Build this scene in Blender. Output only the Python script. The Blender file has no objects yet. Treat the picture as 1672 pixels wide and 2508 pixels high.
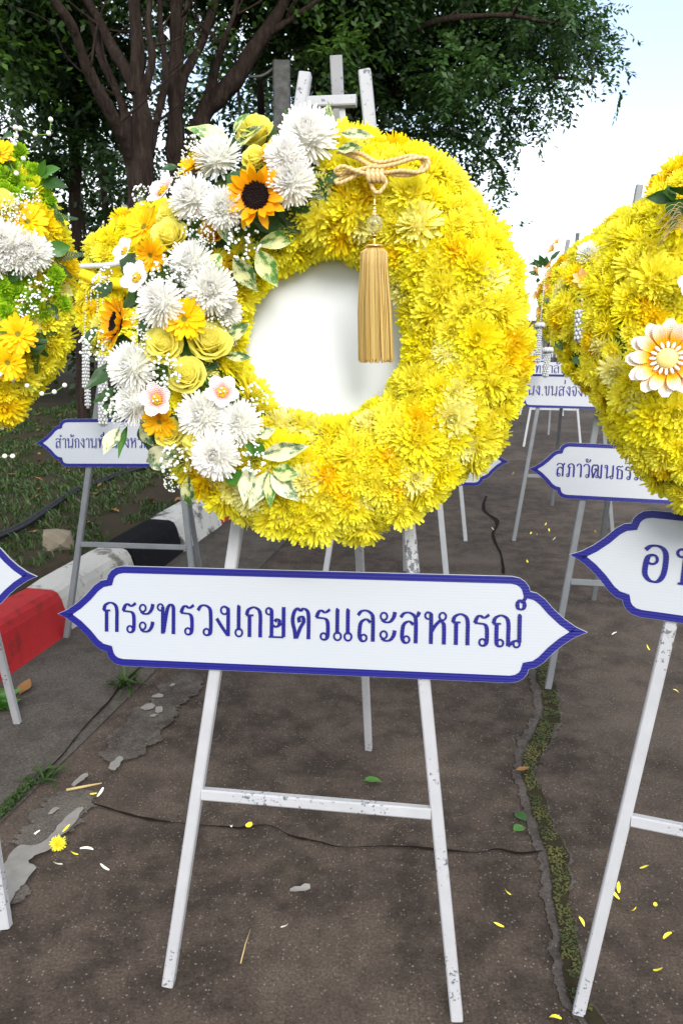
import bpy, math, random
import numpy as np
from mathutils import Matrix, Vector, Quaternion, noise

random.seed(7)
rng = np.random.default_rng(11)
R = math.radians
scene = bpy.context.scene
COL = scene.collection

# ------------------------------------------------------------------ camera
FPX, CAMH, HORIZ = 1913.0, 1.35, 780.0
PITCH = math.atan((1254 - HORIZ) / FPX)
cam = bpy.data.cameras.new('camera')
cam.sensor_fit = 'VERTICAL'; cam.sensor_height = 24.0
cam.lens = 24.0 * FPX / 2508.0
cam.clip_start = 0.05; cam.clip_end = 800
cam.dof.use_dof = True; cam.dof.focus_distance = 1.62; cam.dof.aperture_fstop = 9.0
camo = bpy.data.objects.new('camera', cam); COL.objects.link(camo)
camo.location = (0, 0, CAMH); camo.rotation_euler = (math.pi / 2 - PITCH, 0, 0)
scene.camera = camo

# ------------------------------------------------------------------ world, sun, exposure
SUN_EL, SUN_AZ = 34, 166       # azimuth measured from +Y clockwise (behind the camera, to its right)
world = bpy.data.worlds.new('World'); scene.world = world; world.use_nodes = True
nt = world.node_tree; nt.nodes.clear()
wo = nt.nodes.new('ShaderNodeOutputWorld'); bg = nt.nodes.new('ShaderNodeBackground')
sky = nt.nodes.new('ShaderNodeTexSky'); sky.sky_type = 'NISHITA'; sky.sun_disc = False
sky.sun_elevation = R(SUN_EL); sky.sun_rotation = R(SUN_AZ); sky.dust_density = 0.6; sky.air_density = 1.0
tc = nt.nodes.new('ShaderNodeTexCoord'); mp = nt.nodes.new('ShaderNodeMapping'); mp.inputs['Scale'].default_value = (.9, .9, 2.2); mp.inputs['Location'].default_value = (21.42, 27.63, 1.18)
cn = nt.nodes.new('ShaderNodeTexNoise'); cn.inputs['Scale'].default_value = 1.6; cn.inputs['Detail'].default_value = 6
cr = nt.nodes.new('ShaderNodeMapRange'); cr.inputs[1].default_value = 0.42; cr.inputs[2].default_value = 0.60; cr.inputs[3].default_value = 0.15; cr.inputs[4].default_value = 0.96
mx = nt.nodes.new('ShaderNodeMix'); mx.data_type = 'RGBA'
mx.inputs[7].default_value = (9.6, 9.7, 9.8, 1)
nt.links.new(tc.outputs['Generated'], mp.inputs[0]); nt.links.new(mp.outputs[0], cn.inputs['Vector'])
nt.links.new(cn.outputs[0], cr.inputs[0]); nt.links.new(cr.outputs[0], mx.inputs[0])
nt.links.new(sky.outputs[0], mx.inputs[6]); nt.links.new(mx.outputs[2], bg.inputs[0])
bg.inputs[1].default_value = 0.10
nt.links.new(bg.outputs[0], wo.inputs[0])
sun = bpy.data.lights.new('sun', 'SUN'); sun.energy = 1.5; sun.angle = R(28); sun.color = (1.0, 0.965, 0.91)
suno = bpy.data.objects.new('sun', sun); COL.objects.link(suno)
sd = Vector((math.sin(R(SUN_AZ)) * math.cos(R(SUN_EL)), math.cos(R(SUN_AZ)) * math.cos(R(SUN_EL)), math.sin(R(SUN_EL))))
suno.rotation_euler = sd.to_track_quat('Z', 'Y').to_euler(); suno.location = sd * 20
scene.view_settings.view_transform = 'Standard'; scene.view_settings.look = 'None'
scene.view_settings.exposure = 1.38; scene.view_settings.gamma = 1.0
scene.cycles.max_bounces = 7; scene.cycles.diffuse_bounces = 4; scene.cycles.glossy_bounces = 2; scene.cycles.transparent_max_bounces = 8

# ------------------------------------------------------------------ reading the photograph: where a sight line meets a real plane
_F = Vector((0, math.cos(PITCH), -math.sin(PITCH))); _U = Vector((0, math.sin(PITCH), math.cos(PITCH))); _C = Vector((0, 0, CAMH))
def sight(u, v): return _F + Vector(((u - 836) / FPX, 0, 0)) + _U * (-(v - 1254) / FPX)
def on_ground(u, v, z=0.0):
    r = sight(u, v); return _C + r * ((z - CAMH) / r.z)
def at_depth(u, v, Y):
    r = sight(u, v); return _C + r * (Y / r.y)
def on_frame(M, u, v, z=0.0):
    Mi = M.inverted(); c = Mi @ _C; d = Mi.to_3x3() @ sight(u, v)
    return c + d * ((z - c.z) / d.z)

# ------------------------------------------------------------------ materials
MATS = {}
def node(n, t, **kw):
    x = n.new('ShaderNode' + t)
    for k, v in kw.items(): setattr(x, k, v)
    return x
def base_mat(name, col, rough=0.6, spec=0.3, transl=0.0):
    m = bpy.data.materials.new(name); m.use_nodes = True; MATS[name] = m
    b = m.node_tree.nodes['Principled BSDF']
    b.inputs['Base Color'].default_value = (*col, 1); b.inputs['Roughness'].default_value = rough
    b.inputs['Specular IOR Level'].default_value = spec
    return m, m.node_tree, b
def ramp(nt, stops):
    r = node(nt.nodes, 'ValToRGB'); e = r.color_ramp.elements
    while len(e) < len(stops): e.new(0.5)
    for i, (p, c) in enumerate(stops): e[i].position = p; e[i].color = (*c, 1)
    return r
def noise_tex(nt, scale, detail=4, rough=0.55, vec=None, coord='Object'):
    n = node(nt.nodes, 'TexNoise'); n.inputs['Scale'].default_value = scale; n.inputs['Detail'].default_value = detail; n.inputs['Roughness'].default_value = rough
    if vec is None:
        t = node(nt.nodes, 'TexCoord'); vec = t.outputs[coord]
    nt.links.new(vec, n.inputs['Vector']); return n
def mixc(nt, fac, a, b, mode='MIX'):
    m = node(nt.nodes, 'Mix', data_type='RGBA', blend_type=mode)
    for s, v in ((0, fac), (6, a), (7, b)):
        if hasattr(v, 'is_linked'): nt.links.new(v, m.inputs[s])
        elif isinstance(v, tuple): m.inputs[s].default_value = (*v, 1)
        else: m.inputs[s].default_value = v
    return m.outputs[2]
def bump(nt, b, h, strength=0.3, dist=0.01):
    n = node(nt.nodes, 'Bump'); n.inputs['Strength'].default_value = strength; n.inputs['Distance'].default_value = dist
    nt.links.new(h, n.inputs['Height']); nt.links.new(n.outputs[0], b.inputs['Normal'])
def add_translucent(nt, b, colsock, amount):
    tr = node(nt.nodes, 'BsdfTranslucent'); ms = node(nt.nodes, 'MixShader'); ms.inputs[0].default_value = amount
    out = [n for n in nt.nodes if n.type == 'OUTPUT_MATERIAL'][0]
    nt.links.new(colsock, tr.inputs[0]); nt.links.new(b.outputs[0], ms.inputs[1]); nt.links.new(tr.outputs[0], ms.inputs[2]); nt.links.new(ms.outputs[0], out.inputs[0])

def petal_mat(name, c_base, c_tip, c_alt=None, transl=0.3, rough=0.55, pos=(0.0, 0.9), streak=0.0):
    """colour runs along the petal (attribute t); each flower drifts a little toward c_alt"""
    m, nt, b = base_mat(name, c_tip, rough, 0.25)
    at = node(nt.nodes, 'Attribute', attribute_name='t')
    r = ramp(nt, [(pos[0], c_base), (pos[1], c_tip)]); nt.links.new(at.outputs['Fac'], r.inputs[0])
    col = r.outputs[0]
    if c_alt:
        oi = node(nt.nodes, 'ObjectInfo'); mr = node(nt.nodes, 'MapRange'); mr.inputs[3].default_value = 0.0; mr.inputs[4].default_value = 0.85
        nt.links.new(oi.outputs['Random'], mr.inputs[0]); mt = node(nt.nodes, 'Math', operation='MULTIPLY'); nt.links.new(mr.outputs[0], mt.inputs[0]); nt.links.new(at.outputs['Fac'], mt.inputs[1]); col = mixc(nt, mt.outputs[0], col, c_alt)
    n = noise_tex(nt, 60, 3); v = node(nt.nodes, 'MapRange'); v.inputs[3].default_value = 0.86; v.inputs[4].default_value = 1.06
    nt.links.new(n.outputs[0], v.inputs[0]); cb = node(nt.nodes, 'CombineColor')
    for i in range(3): nt.links.new(v.outputs[0], cb.inputs[i])
    col = mixc(nt, 1.0, col, cb.outputs[0], 'MULTIPLY')
    nt.links.new(col, b.inputs['Base Color']); add_translucent(nt, b, col, transl); return m

petal_mat('mum_yellow', (0.96, 0.70, 0.004), (0.97, 0.92, 0.024), (0.97, 0.92, 0.13), 0.50)  # petal's own gradient; golden base also paints the shade deep between petals
petal_mat('mum_pale', (0.95, 0.78, 0.03), (0.97, 0.94, 0.34), (0.97, 0.94, 0.5), 0.45)
petal_mat('mum_gold', (0.93, 0.52, 0.004), (0.96, 0.80, 0.012), (0.95, 0.72, 0.008), 0.44)
petal_mat('mum_white', (0.93, 0.93, 0.76), (0.96, 0.955, 0.93), (0.96, 0.93, 0.90), 0.45)
petal_mat('mum_green', (0.16, 0.36, 0.006), (0.40, 0.62, 0.02), (0.33, 0.56, 0.015), 0.3)
petal_mat('gerbera_yellow', (0.94, 0.56, 0.002), (0.97, 0.70, 0.005), (0.96, 0.64, 0.004), 0.38)
petal_mat('sunflower_petal', (0.85, 0.32, 0.002), (0.95, 0.48, 0.003), None, 0.35)
petal_mat('orange_petal', (0.93, 0.46, 0.003), (0.96, 0.58, 0.005), None, 0.38)
petal_mat('rose_yellow', (0.97, 0.80, 0.07), (0.98, 0.92, 0.22), (0.98, 0.93, 0.30), 0.55, pos=(0.0, 0.8))
petal_mat('rose_orange', (0.92, 0.45, 0.01), (0.94, 0.60, 0.03), None, 0.4)
petal_mat('peach_petal', (0.82, 0.42, 0.10), (0.86, 0.55, 0.26), None, 0.25)
petal_mat('bead_pink', (0.80, 0.28, 0.22), (0.84, 0.76, 0.74), None, 0.05, 0.35, pos=(0.12, 0.62))
petal_mat('bead_white', (0.80, 0.70, 0.40), (0.82, 0.80, 0.80), None, 0.05, 0.35, pos=(0.0, 0.3))
petal_mat('bead_orange', (0.92, 0.44, 0.004), (0.84, 0.78, 0.68), None, 0.05, 0.35, pos=(0.38, 0.86))

def leaf_mat(name, c1, c2, cream=None, rough=0.4, cover=0.5):
    m, nt, b = base_mat(name, c1, rough, 0.4)
    n1 = noise_tex(nt, 5, 3); col = mixc(nt, n1.outputs[0], c1, c2)
    if cream:
        n2 = noise_tex(nt, 46, 4, 0.75); n3 = noise_tex(nt, 3.0, 2)
        ad = node(nt.nodes, 'Math', operation='ADD'); nt.links.new(n2.outputs[0], ad.inputs[0]); nt.links.new(n3.outputs[0], ad.inputs[1])
        mr = node(nt.nodes, 'MapRange'); mr.inputs[1].default_value = 1.06 - cover * 0.16; mr.inputs[2].default_value = 1.10 - cover * 0.16
        nt.links.new(ad.outputs[0], mr.inputs[0]); col = mixc(nt, mr.outputs[0], col, cream)
    nt.links.new(col, b.inputs['Base Color']); add_translucent(nt, b, col, 0.2); return m
leaf_mat('leaf_dark', (0.012, 0.045, 0.008), (0.030, 0.095, 0.014))
leaf_mat('leaf_mid', (0.035, 0.12, 0.015), (0.07, 0.20, 0.025))
leaf_mat('leaf_var', (0.045, 0.16, 0.022), (0.09, 0.26, 0.04), (0.66, 0.68, 0.30), cover=0.40)
leaf_mat('leaf_var_dark', (0.02, 0.075, 0.015), (0.05, 0.14, 0.03), (0.62, 0.62, 0.30), cover=0.22)
leaf_mat('leaf_var_pale', (0.04, 0.12, 0.05), (0.09, 0.19, 0.09), (0.70, 0.68, 0.42), cover=0.66)

def solid(name, col, rough=0.5, spec=0.3, var=0.15, nscale=30, metal=0.0):
    m, nt, b = base_mat(name, col, rough, spec); b.inputs['Metallic'].default_value = metal
    n = noise_tex(nt, nscale, 4)
    c = mixc(nt, n.outputs[0], tuple(x * (1 - var) for x in col), tuple(min(1, x * (1 + var)) for x in col))
    nt.links.new(c, b.inputs['Base Color']); return m
solid('white_disc', (0.62, 0.645, 0.68), 0.85, 0.1, 0.03, 300)
solid('baby_breath', (0.80, 0.82, 0.78), 0.6, 0.2, 0.06, 40)
solid('stem_green', (0.10, 0.20, 0.03), 0.6)
solid('foam', (0.05, 0.085, 0.015), 0.9, 0.1, 0.4, 40)
solid('disc_dark', (0.012, 0.006, 0.006), 0.8, 0.1, 0.6, 250)
solid('disc_yellow', (0.70, 0.42, 0.02), 0.7, 0.2, 0.5, 250)
solid('disc_green', (0.20, 0.17, 0.01), 0.7, 0.2, 0.5, 250)
solid('pearl', (0.80, 0.78, 0.76), 0.2, 0.6, 0.02)
solid('grain', (0.78, 0.62, 0.22), 0.5, 0.3, 0.2, 200)
solid('gold_metal', (0.85, 0.58, 0.20), 0.18, 0.5, 0.05, 30, 1.0)
solid('cord_white', (0.48, 0.49, 0.48), 0.8, 0.2, 0.1, 60)
solid('yellow_roll', (0.85, 0.60, 0.02), 0.8, 0.1, 0.3, 120)
solid('stone_mat', (0.16, 0.135, 0.10), 0.9, 0.1, 0.4, 25)
solid('hose_mat', (0.012, 0.012, 0.014), 0.5, 0.3, 0.3, 20)
solid('dry_leaf', (0.20, 0.10, 0.04), 0.8, 0.1, 0.4, 30)
solid('straw', (0.40, 0.30, 0.14), 0.8, 0.1, 0.2, 30)
solid('petal_fallen', (0.82, 0.70, 0.06), 0.6, 0.2, 0.1, 60)
solid('petal_pale', (0.75, 0.73, 0.60), 0.6, 0.2, 0.1, 60)
solid('crack_mat', (0.012, 0.009, 0.007), 0.95, 0.05, 0.3, 40)
solid('moss_soil', (0.026, 0.022, 0.013), 0.95, 0.05, 0.5, 60)
solid('paint_grey', (0.19, 0.18, 0.165), 0.9, 0.1, 0.35, 30)
solid('post_mat', (0.075, 0.075, 0.072), 0.9, 0.1, 0.95, 14)
solid('ink_blue', (0.010, 0.010, 0.30), 0.4, 0.4, 0.08, 40)

def fibre_mat(name, c1, c2, scale, rough, sheen_axis='Z'):
    m, nt, b = base_mat(name, c1, rough, 0.4)
    at = node(nt.nodes, 'Attribute', attribute_name='t')
    r = ramp(nt, [(0.0, c1), (1.0, c2)]); nt.links.new(at.outputs['Fac'], r.inputs[0]); nt.links.new(r.outputs[0], b.inputs['Base Color']); return m
fibre_mat('fringe_gold', (0.30, 0.175, 0.04), (0.64, 0.45, 0.15), 1, 0.42)
fibre_mat('cord_gold', (0.42, 0.25, 0.08), (0.76, 0.55, 0.27), 1, 0.5)
m, nt_, b_ = base_mat('glass_bead', (0.97, 0.96, 0.95), 0.04, 0.5); b_.inputs['Transmission Weight'].default_value = 0.95; b_.inputs['IOR'].default_value = 1.45

def paint_mat(name, col, chip, amount, dirt=0.25):
    m, nt, b = base_mat(name, col, 0.45, 0.4)
    n1 = noise_tex(nt, 95, 5, 0.7); n2b = noise_tex(nt, 8, 2); n3 = noise_tex(nt, 18, 5, 0.6); n2 = node(nt.nodes, 'Math', operation='MULTIPLY'); n2.inputs[1].default_value = 0.6; nt.links.new(n2b.outputs[0], n2.inputs[0])
    ad = node(nt.nodes, 'Math', operation='ADD'); nt.links.new(n1.outputs[0], ad.inputs[0]); nt.links.new(n2.outputs[0], ad.inputs[1])
    mr = node(nt.nodes, 'MapRange'); mr.inputs[1].default_value = 1.02 - amount; mr.inputs[2].default_value = 1.03 - amount; nt.links.new(ad.outputs[0], mr.inputs[0])
    c = mixc(nt, n3.outputs[0], col, tuple(x * (1 - dirt) for x in col)); c = mixc(nt, mr.outputs[0], c, chip)
    nt.links.new(c, b.inputs['Base Color']); bump(nt, b, mr.outputs[0], -0.4, 0.001); return m
paint_mat('paint_white', (0.38, 0.38, 0.395), (0.09, 0.10, 0.11), 0.085, 0.25)
paint_mat('paint_steel', (0.17, 0.18, 0.19), (0.09, 0.07, 0.06), 0.03, 0.4)
paint_mat('paint_white_b', (0.36, 0.37, 0.385), (0.22, 0.22, 0.22), 0.05, 0.3)

# corrugated plastic board: fine horizontal flutes
m, nt, b = base_mat('board_white', (0.80, 0.81, 0.84), 0.35, 0.4)
t = node(nt.nodes, 'TexCoord'); w = node(nt.nodes, 'TexWave', wave_type='BANDS', bands_direction='Y'); w.inputs['Scale'].default_value = 55; w.inputs['Distortion'].default_value = 0.15
nt.links.new(t.outputs['Object'], w.inputs['Vector']); n = noise_tex(nt, 3, 3)
c = mixc(nt, n.outputs[0], (0.375, 0.39, 0.42), (0.35, 0.37, 0.40)); c = mixc(nt, w.outputs['Fac'], c, mixc(nt, 1.0, c, (0.985, 0.985, 0.985), 'MULTIPLY'))
nt.links.new(c, b.inputs['Base Color']); bump(nt, b, w.outputs['Fac'], 0.05, 0.002)
m, nt, b = base_mat('print_blue', (0.015, 0.015, 0.36), 0.4, 0.25)
t = node(nt.nodes, 'TexCoord'); w = node(nt.nodes, 'TexWave', wave_type='BANDS', bands_direction='Y'); w.inputs['Scale'].default_value = 55
nt.links.new(t.outputs['Object'], w.inputs['Vector']); c = mixc(nt, w.outputs['Fac'], (0.004, 0.004, 0.115), (0.006, 0.006, 0.15)); nt.links.new(c, b.inputs['Base Color']); bump(nt, b, w.outputs['Fac'], 0.12, 0.002)

# weathered pavement
def pave_mat(name, c_dark, c_mid, c_light, speck):
    m, nt, b = base_mat(name, c_mid, 0.85, 0.25)
    n1 = noise_tex(nt, 1.3, 6, 0.6); n2 = noise_tex(nt, 9, 6, 0.7); n3 = noise_tex(nt, 150, 5, 0.75); n4 = noise_tex(nt, 4, 5, 0.65)
    r1 = ramp(nt, [(0.41, c_dark), (0.60, c_mid)]); nt.links.new(n2.outputs[0], r1.inputs[0])
    mr = node(nt.nodes, 'MapRange'); mr.inputs[1].default_value = 0.48; mr.inputs[2].default_value = 0.72; nt.links.new(n1.outputs[0], mr.inputs[0])
    c = mixc(nt, mr.outputs[0], r1.outputs[0], c_light)
    r3 = ramp(nt, [(0.32, (0.42, 0.42, 0.42)), (0.68, (1.6, 1.56, 1.5))]); nt.links.new(n3.outputs[0], r3.inputs[0]); c = mixc(nt, 1.0, c, r3.outputs[0], 'MULTIPLY')
    tcx = node(nt.nodes, 'TexCoord'); vo = node(nt.nodes, 'TexVoronoi'); vo.inputs['Scale'].default_value = 150; nt.links.new(tcx.outputs['Object'], vo.inputs['Vector'])
    sp = node(nt.nodes, 'SeparateColor'); nt.links.new(vo.outputs['Color'], sp.inputs[0])
    gt = node(nt.nodes, 'Math', operation='GREATER_THAN'); gt.inputs[1].default_value = 1 - speck; nt.links.new(sp.outputs[0], gt.inputs[0])
    lt = node(nt.nodes, 'Math', operation='LESS_THAN'); lt.inputs[1].default_value = 0.35; nt.links.new(vo.outputs['Distance'], lt.inputs[0])
    mm = node(nt.nodes, 'Math', operation='MULTIPLY'); nt.links.new(gt.outputs[0], mm.inputs[0]); nt.links.new(lt.outputs[0], mm.inputs[1])
    agg = mixc(nt, sp.outputs[1], (0.06, 0.043, 0.035), (0.155, 0.135, 0.115)); c = mixc(nt, mm.outputs[0], c, agg)
    r4 = ramp(nt, [(0.60, (0, 0, 0)), (0.75, (0.5, 0.5, 0.5))]); nt.links.new(n4.outputs[0], r4.inputs[0]); c = mixc(nt, r4.outputs[0], c, (0.030, 0.032, 0.014))
    nt.links.new(c, b.inputs['Base Color']); bump(nt, b, n3.outputs[0], 0.5, 0.004); return m
pave_mat('road_mat', (0.026, 0.0185, 0.014), (0.058, 0.043, 0.034), (0.090, 0.070, 0.056), 0.15)
pave_mat('gutter_mat', (0.036, 0.031, 0.026), (0.060, 0.052, 0.045), (0.075, 0.068, 0.060), 0.05)
pave_mat('worn_grey', (0.040, 0.034, 0.030), (0.072, 0.062, 0.056), (0.092, 0.082, 0.075), 0.12)
m, nt, b = base_mat('soil', (0.05, 0.04, 0.025), 0.95, 0.1)
n = noise_tex(nt, 3, 6, 0.65); n2 = noise_tex(nt, 40, 5, 0.7); r = ramp(nt, [(0.35, (0.016, 0.012, 0.008)), (0.5, (0.034, 0.026, 0.016)), (0.66, (0.018, 0.028, 0.008))]); nt.links.new(n.outputs[0], r.inputs[0])
c = mixc(nt, n2.outputs[0], r.outputs[0], (0.045, 0.036, 0.024)); nt.links.new(c, b.inputs['Base Color']); bump(nt, b, n2.outputs[0], 0.8, 0.02)
def kerb_mat(name, col, dirt, amt):
    m, nt, b = base_mat(name, col, 0.7, 0.25)
    n = noise_tex(nt, 8, 6, 0.7); n2 = noise_tex(nt, 70, 4, 0.7); mr = node(nt.nodes, 'MapRange'); mr.inputs[1].default_value = 0.60 - amt; mr.inputs[2].default_value = 0.68 - amt * 0.6; nt.links.new(n.outputs[0], mr.inputs[0])
    c = mixc(nt, mr.outputs[0], col, dirt); c = mixc(nt, n2.outputs[0], c, mixc(nt, 1.0, c, (0.72, 0.72, 0.72), 'MULTIPLY')); nt.links.new(c, b.inputs['Base Color']); bump(nt, b, n2.outputs[0], 0.35, 0.006)
kerb_mat('kerb_red', (0.33, 0.010, 0.013), (0.20, 0.010, 0.010), 0.04)
kerb_mat('kerb_white', (0.40, 0.39, 0.365), (0.13, 0.12, 0.10), 0.055)
kerb_mat('kerb_black', (0.008, 0.008, 0.010), (0.018, 0.018, 0.02), 0.0)
MATS['kerb_black'].node_tree.nodes['Principled BSDF'].inputs['Specular IOR Level'].default_value = 0.05
kerb_mat('kerb_worn', (0.46, 0.45, 0.42), (0.07, 0.065, 0.06), 0.10)
m, nt, b = base_mat('bark', (0.09, 0.06, 0.045), 0.95, 0.1)
t = node(nt.nodes, 'TexCoord'); mpn = node(nt.nodes, 'Mapping'); mpn.inputs['Scale'].default_value = (9, 9, 1.6); nt.links.new(t.outputs['Object'], mpn.inputs[0])
n = noise_tex(nt, 3, 7, 0.7, vec=mpn.outputs[0]); r = ramp(nt, [(0.3, (0.012, 0.008, 0.006)), (0.55, (0.034, 0.023, 0.018)), (0.75, (0.07, 0.054, 0.044))]); nt.links.new(n.outputs[0], r.inputs[0]); nt.links.new(r.outputs[0], b.inputs['Base Color']); bump(nt, b, n.outputs[0], 1.0, 0.06)
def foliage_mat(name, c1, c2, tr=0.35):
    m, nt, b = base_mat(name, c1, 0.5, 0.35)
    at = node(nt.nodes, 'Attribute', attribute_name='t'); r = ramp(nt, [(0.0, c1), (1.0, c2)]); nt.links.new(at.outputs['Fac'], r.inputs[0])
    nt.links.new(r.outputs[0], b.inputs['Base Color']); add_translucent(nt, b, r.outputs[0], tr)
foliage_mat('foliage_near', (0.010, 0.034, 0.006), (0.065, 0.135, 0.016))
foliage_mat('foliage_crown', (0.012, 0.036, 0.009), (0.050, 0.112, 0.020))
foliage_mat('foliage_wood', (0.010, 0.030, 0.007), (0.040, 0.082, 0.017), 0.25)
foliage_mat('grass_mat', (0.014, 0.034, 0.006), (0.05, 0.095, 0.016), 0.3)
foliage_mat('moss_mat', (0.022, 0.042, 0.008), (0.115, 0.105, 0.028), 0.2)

# ------------------------------------------------------------------ mesh builder
def unit_ico(sub=1):
    import bmesh
    bm = bmesh.new(); bmesh.ops.create_icosphere(bm, subdivisions=sub, radius=1)
    v = [tuple(x.co) for x in bm.verts]; f = [tuple(y.index for y in x.verts) for x in bm.faces]; bm.free(); return v, f
ICO1, ICO2 = unit_ico(1), unit_ico(2)
class MB:
    def __init__(s): s.v = []; s.f = []; s.t = []; s.mi = []; s.cur = 0
    def add(s, verts, faces, t=0.5):
        o = len(s.v); s.v += [tuple(x) for x in verts]
        s.t += list(t) if isinstance(t, (list, tuple)) else [t] * len(verts)
        for f in faces: s.f.append(tuple(i + o for i in f)); s.mi.append(s.cur)
    def beam(s, p0, p1, w, h=None, up=(0, -1, 0), bev=0.12):
        h = h or w; p0 = Vector(p0); p1 = Vector(p1); d = (p1 - p0).normalized(); x = d.cross(Vector(up)).normalized(); y = x.cross(d)
        c = bev; prof = [(-.5 + c, -.5), (.5 - c, -.5), (.5, -.5 + c), (.5, .5 - c), (.5 - c, .5), (-.5 + c, .5), (-.5, .5 - c), (-.5, -.5 + c)]
        vs = [p + x * (a * w) + y * (b * h) for p in (p0, p1) for a, b in prof]
        fs = [(i, (i + 1) % 8, 8 + (i + 1) % 8, 8 + i) for i in range(8)] + [tuple(range(7, -1, -1)), tuple(range(8, 16))]
        s.add(vs, fs); return s
    def tube(s, pts, rad, seg=8, t=None, cap=True):
        pts = [Vector(p) for p in pts]; n = len(pts); rad = rad if hasattr(rad, '__len__') else [rad] * n
        T = [(pts[min(i + 1, n - 1)] - pts[max(i - 1, 0)]).normalized() for i in range(n)]
        nx = T[0].orthogonal().normalized(); vs = []; tt = []
        for i in range(n):
            nx = (nx - T[i] * nx.dot(T[i])).normalized(); ny = T[i].cross(nx)
            for k in range(seg):
                a = 2 * math.pi * k / seg; vs.append(pts[i] + (nx * math.cos(a) + ny * math.sin(a)) * rad[i]); tt.append(t(i, k) if t else 0.5)
        fs = [(i * seg + k, i * seg + (k + 1) % seg, (i + 1) * seg + (k + 1) % seg, (i + 1) * seg + k) for i in range(n - 1) for k in range(seg)]
        if cap: fs += [tuple(range(seg - 1, -1, -1)), tuple((n - 1) * seg + k for k in range(seg))]
        s.add(vs, fs, tt); return s
    def ball(s, c, r, ico=ICO1, t=0.5, scale=(1, 1, 1)):
        s.add([(c[0] + x * r * scale[0], c[1] + y * r * scale[1], c[2] + z * r * scale[2]) for x, y, z in ico[0]], ico[1], t); return s
    def lathe(s, prof, seg=20, t=0.5):
        vs = []; n = len(prof)
        for r, z in prof:
            for k in range(seg):
                a = 2 * math.pi * k / seg; vs.append((r * math.cos(a), r * math.sin(a), z))
        fs = [(i * seg + k, i * seg + (k + 1) % seg, (i + 1) * seg + (k + 1) % seg, (i + 1) * seg + k) for i in range(n - 1) for k in range(seg)]
        s.add(vs, fs + [tuple(range(seg - 1, -1, -1)), tuple((n - 1) * seg + k for k in range(seg))], t); return s
    def petal(s, M, L, W, prof, curl=0.0, cup=0.0, twist=0.0, t0=0.0, t1=1.0, wave=0.0, rnd=None):
        n = len(prof) - 1; x = z = 0.0; vs = []; tt = []
        for i, w in enumerate(prof):
            q = i / n; a = curl * q
            if i: x += L / n * math.cos(a); z += L / n * math.sin(a)
            hw = W * w / 2; e = cup * hw; nx, nz = -math.sin(a), math.cos(a); wv = wave * W * math.sin(i * 2.1)
            for y, d in ((-hw, e + wv), (0, 0), (hw, e - wv)):
                vs.append(M @ Vector((x + nx * d, y, z + nz * d + twist * y * q))); tt.append(t0 + (t1 - t0) * q)
        fs = []
        for i in range(n):
            for k in range(2): fs.append((i * 3 + k, (i + 1) * 3 + k, (i + 1) * 3 + k + 1, i * 3 + k + 1))
        s.add(vs, fs, tt); return s
    def mesh(s, name, mats, smooth=True):
        me = bpy.data.meshes.new(name); me.from_pydata(s.v, [], s.f)
        a = me.attributes.new('t', 'FLOAT', 'POINT'); a.data.foreach_set('value', s.t)
        mats = mats if isinstance(mats, (list, tuple)) else [mats]
        for x in mats: me.materials.append(MATS[x])
        if len(mats) > 1: me.polygons.foreach_set('material_index', s.mi)
        if smooth: me.polygons.foreach_set('use_smooth', [True] * len(s.f))
        me.update(); return me
    def obj(s, name, mats, parent=None, smooth=True): return link(name, s.mesh(name, mats, smooth), parent)
def link(name, me, parent=None, M=None):
    o = bpy.data.objects.new(name, me); COL.objects.link(o)
    if parent is not None: o.parent = parent
    if M is not None: o.matrix_local = M
    return o
def tag(o, label, cat, group=None):
    o['label'] = label; o['category'] = cat
    if group: o['group'] = group
    return o
def kind(o, k): o['kind'] = k; return o
def empty(name, M):
    o = bpy.data.objects.new(name, None); COL.objects.link(o); o.matrix_world = M; o.empty_display_size = 0.05; return o
def place(P, N, scale=1.0, spin=0.0, sz=None):
    q = Vector(N).to_track_quat('Z', 'Y'); return Matrix.Translation(P) @ q.to_matrix().to_4x4() @ Matrix.Rotation(spin, 4, 'Z') @ Matrix.Diagonal((scale, scale, sz or scale, 1))
def spline(pts, n=8, closed=False):
    P = [Vector(p) for p in pts]; out = []; N = len(P)
    for i in range(N if closed else N - 1):
        g = lambda k: P[k % N] if closed else P[min(max(k, 0), N - 1)]
        p0, p1, p2, p3 = g(i - 1), g(i), g(i + 1), g(i + 2)
        for k in range(n):
            t = k / n; out.append(0.5 * ((2 * p1) + (p2 - p0) * t + (2 * p0 - 5 * p1 + 4 * p2 - p3) * t * t + (3 * p1 - p0 - 3 * p2 + p3) * t ** 3))
    if not closed: out.append(P[-1])
    return out
def flat_poly(pts, z): return [(p[0], p[1], z) for p in pts]

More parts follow.
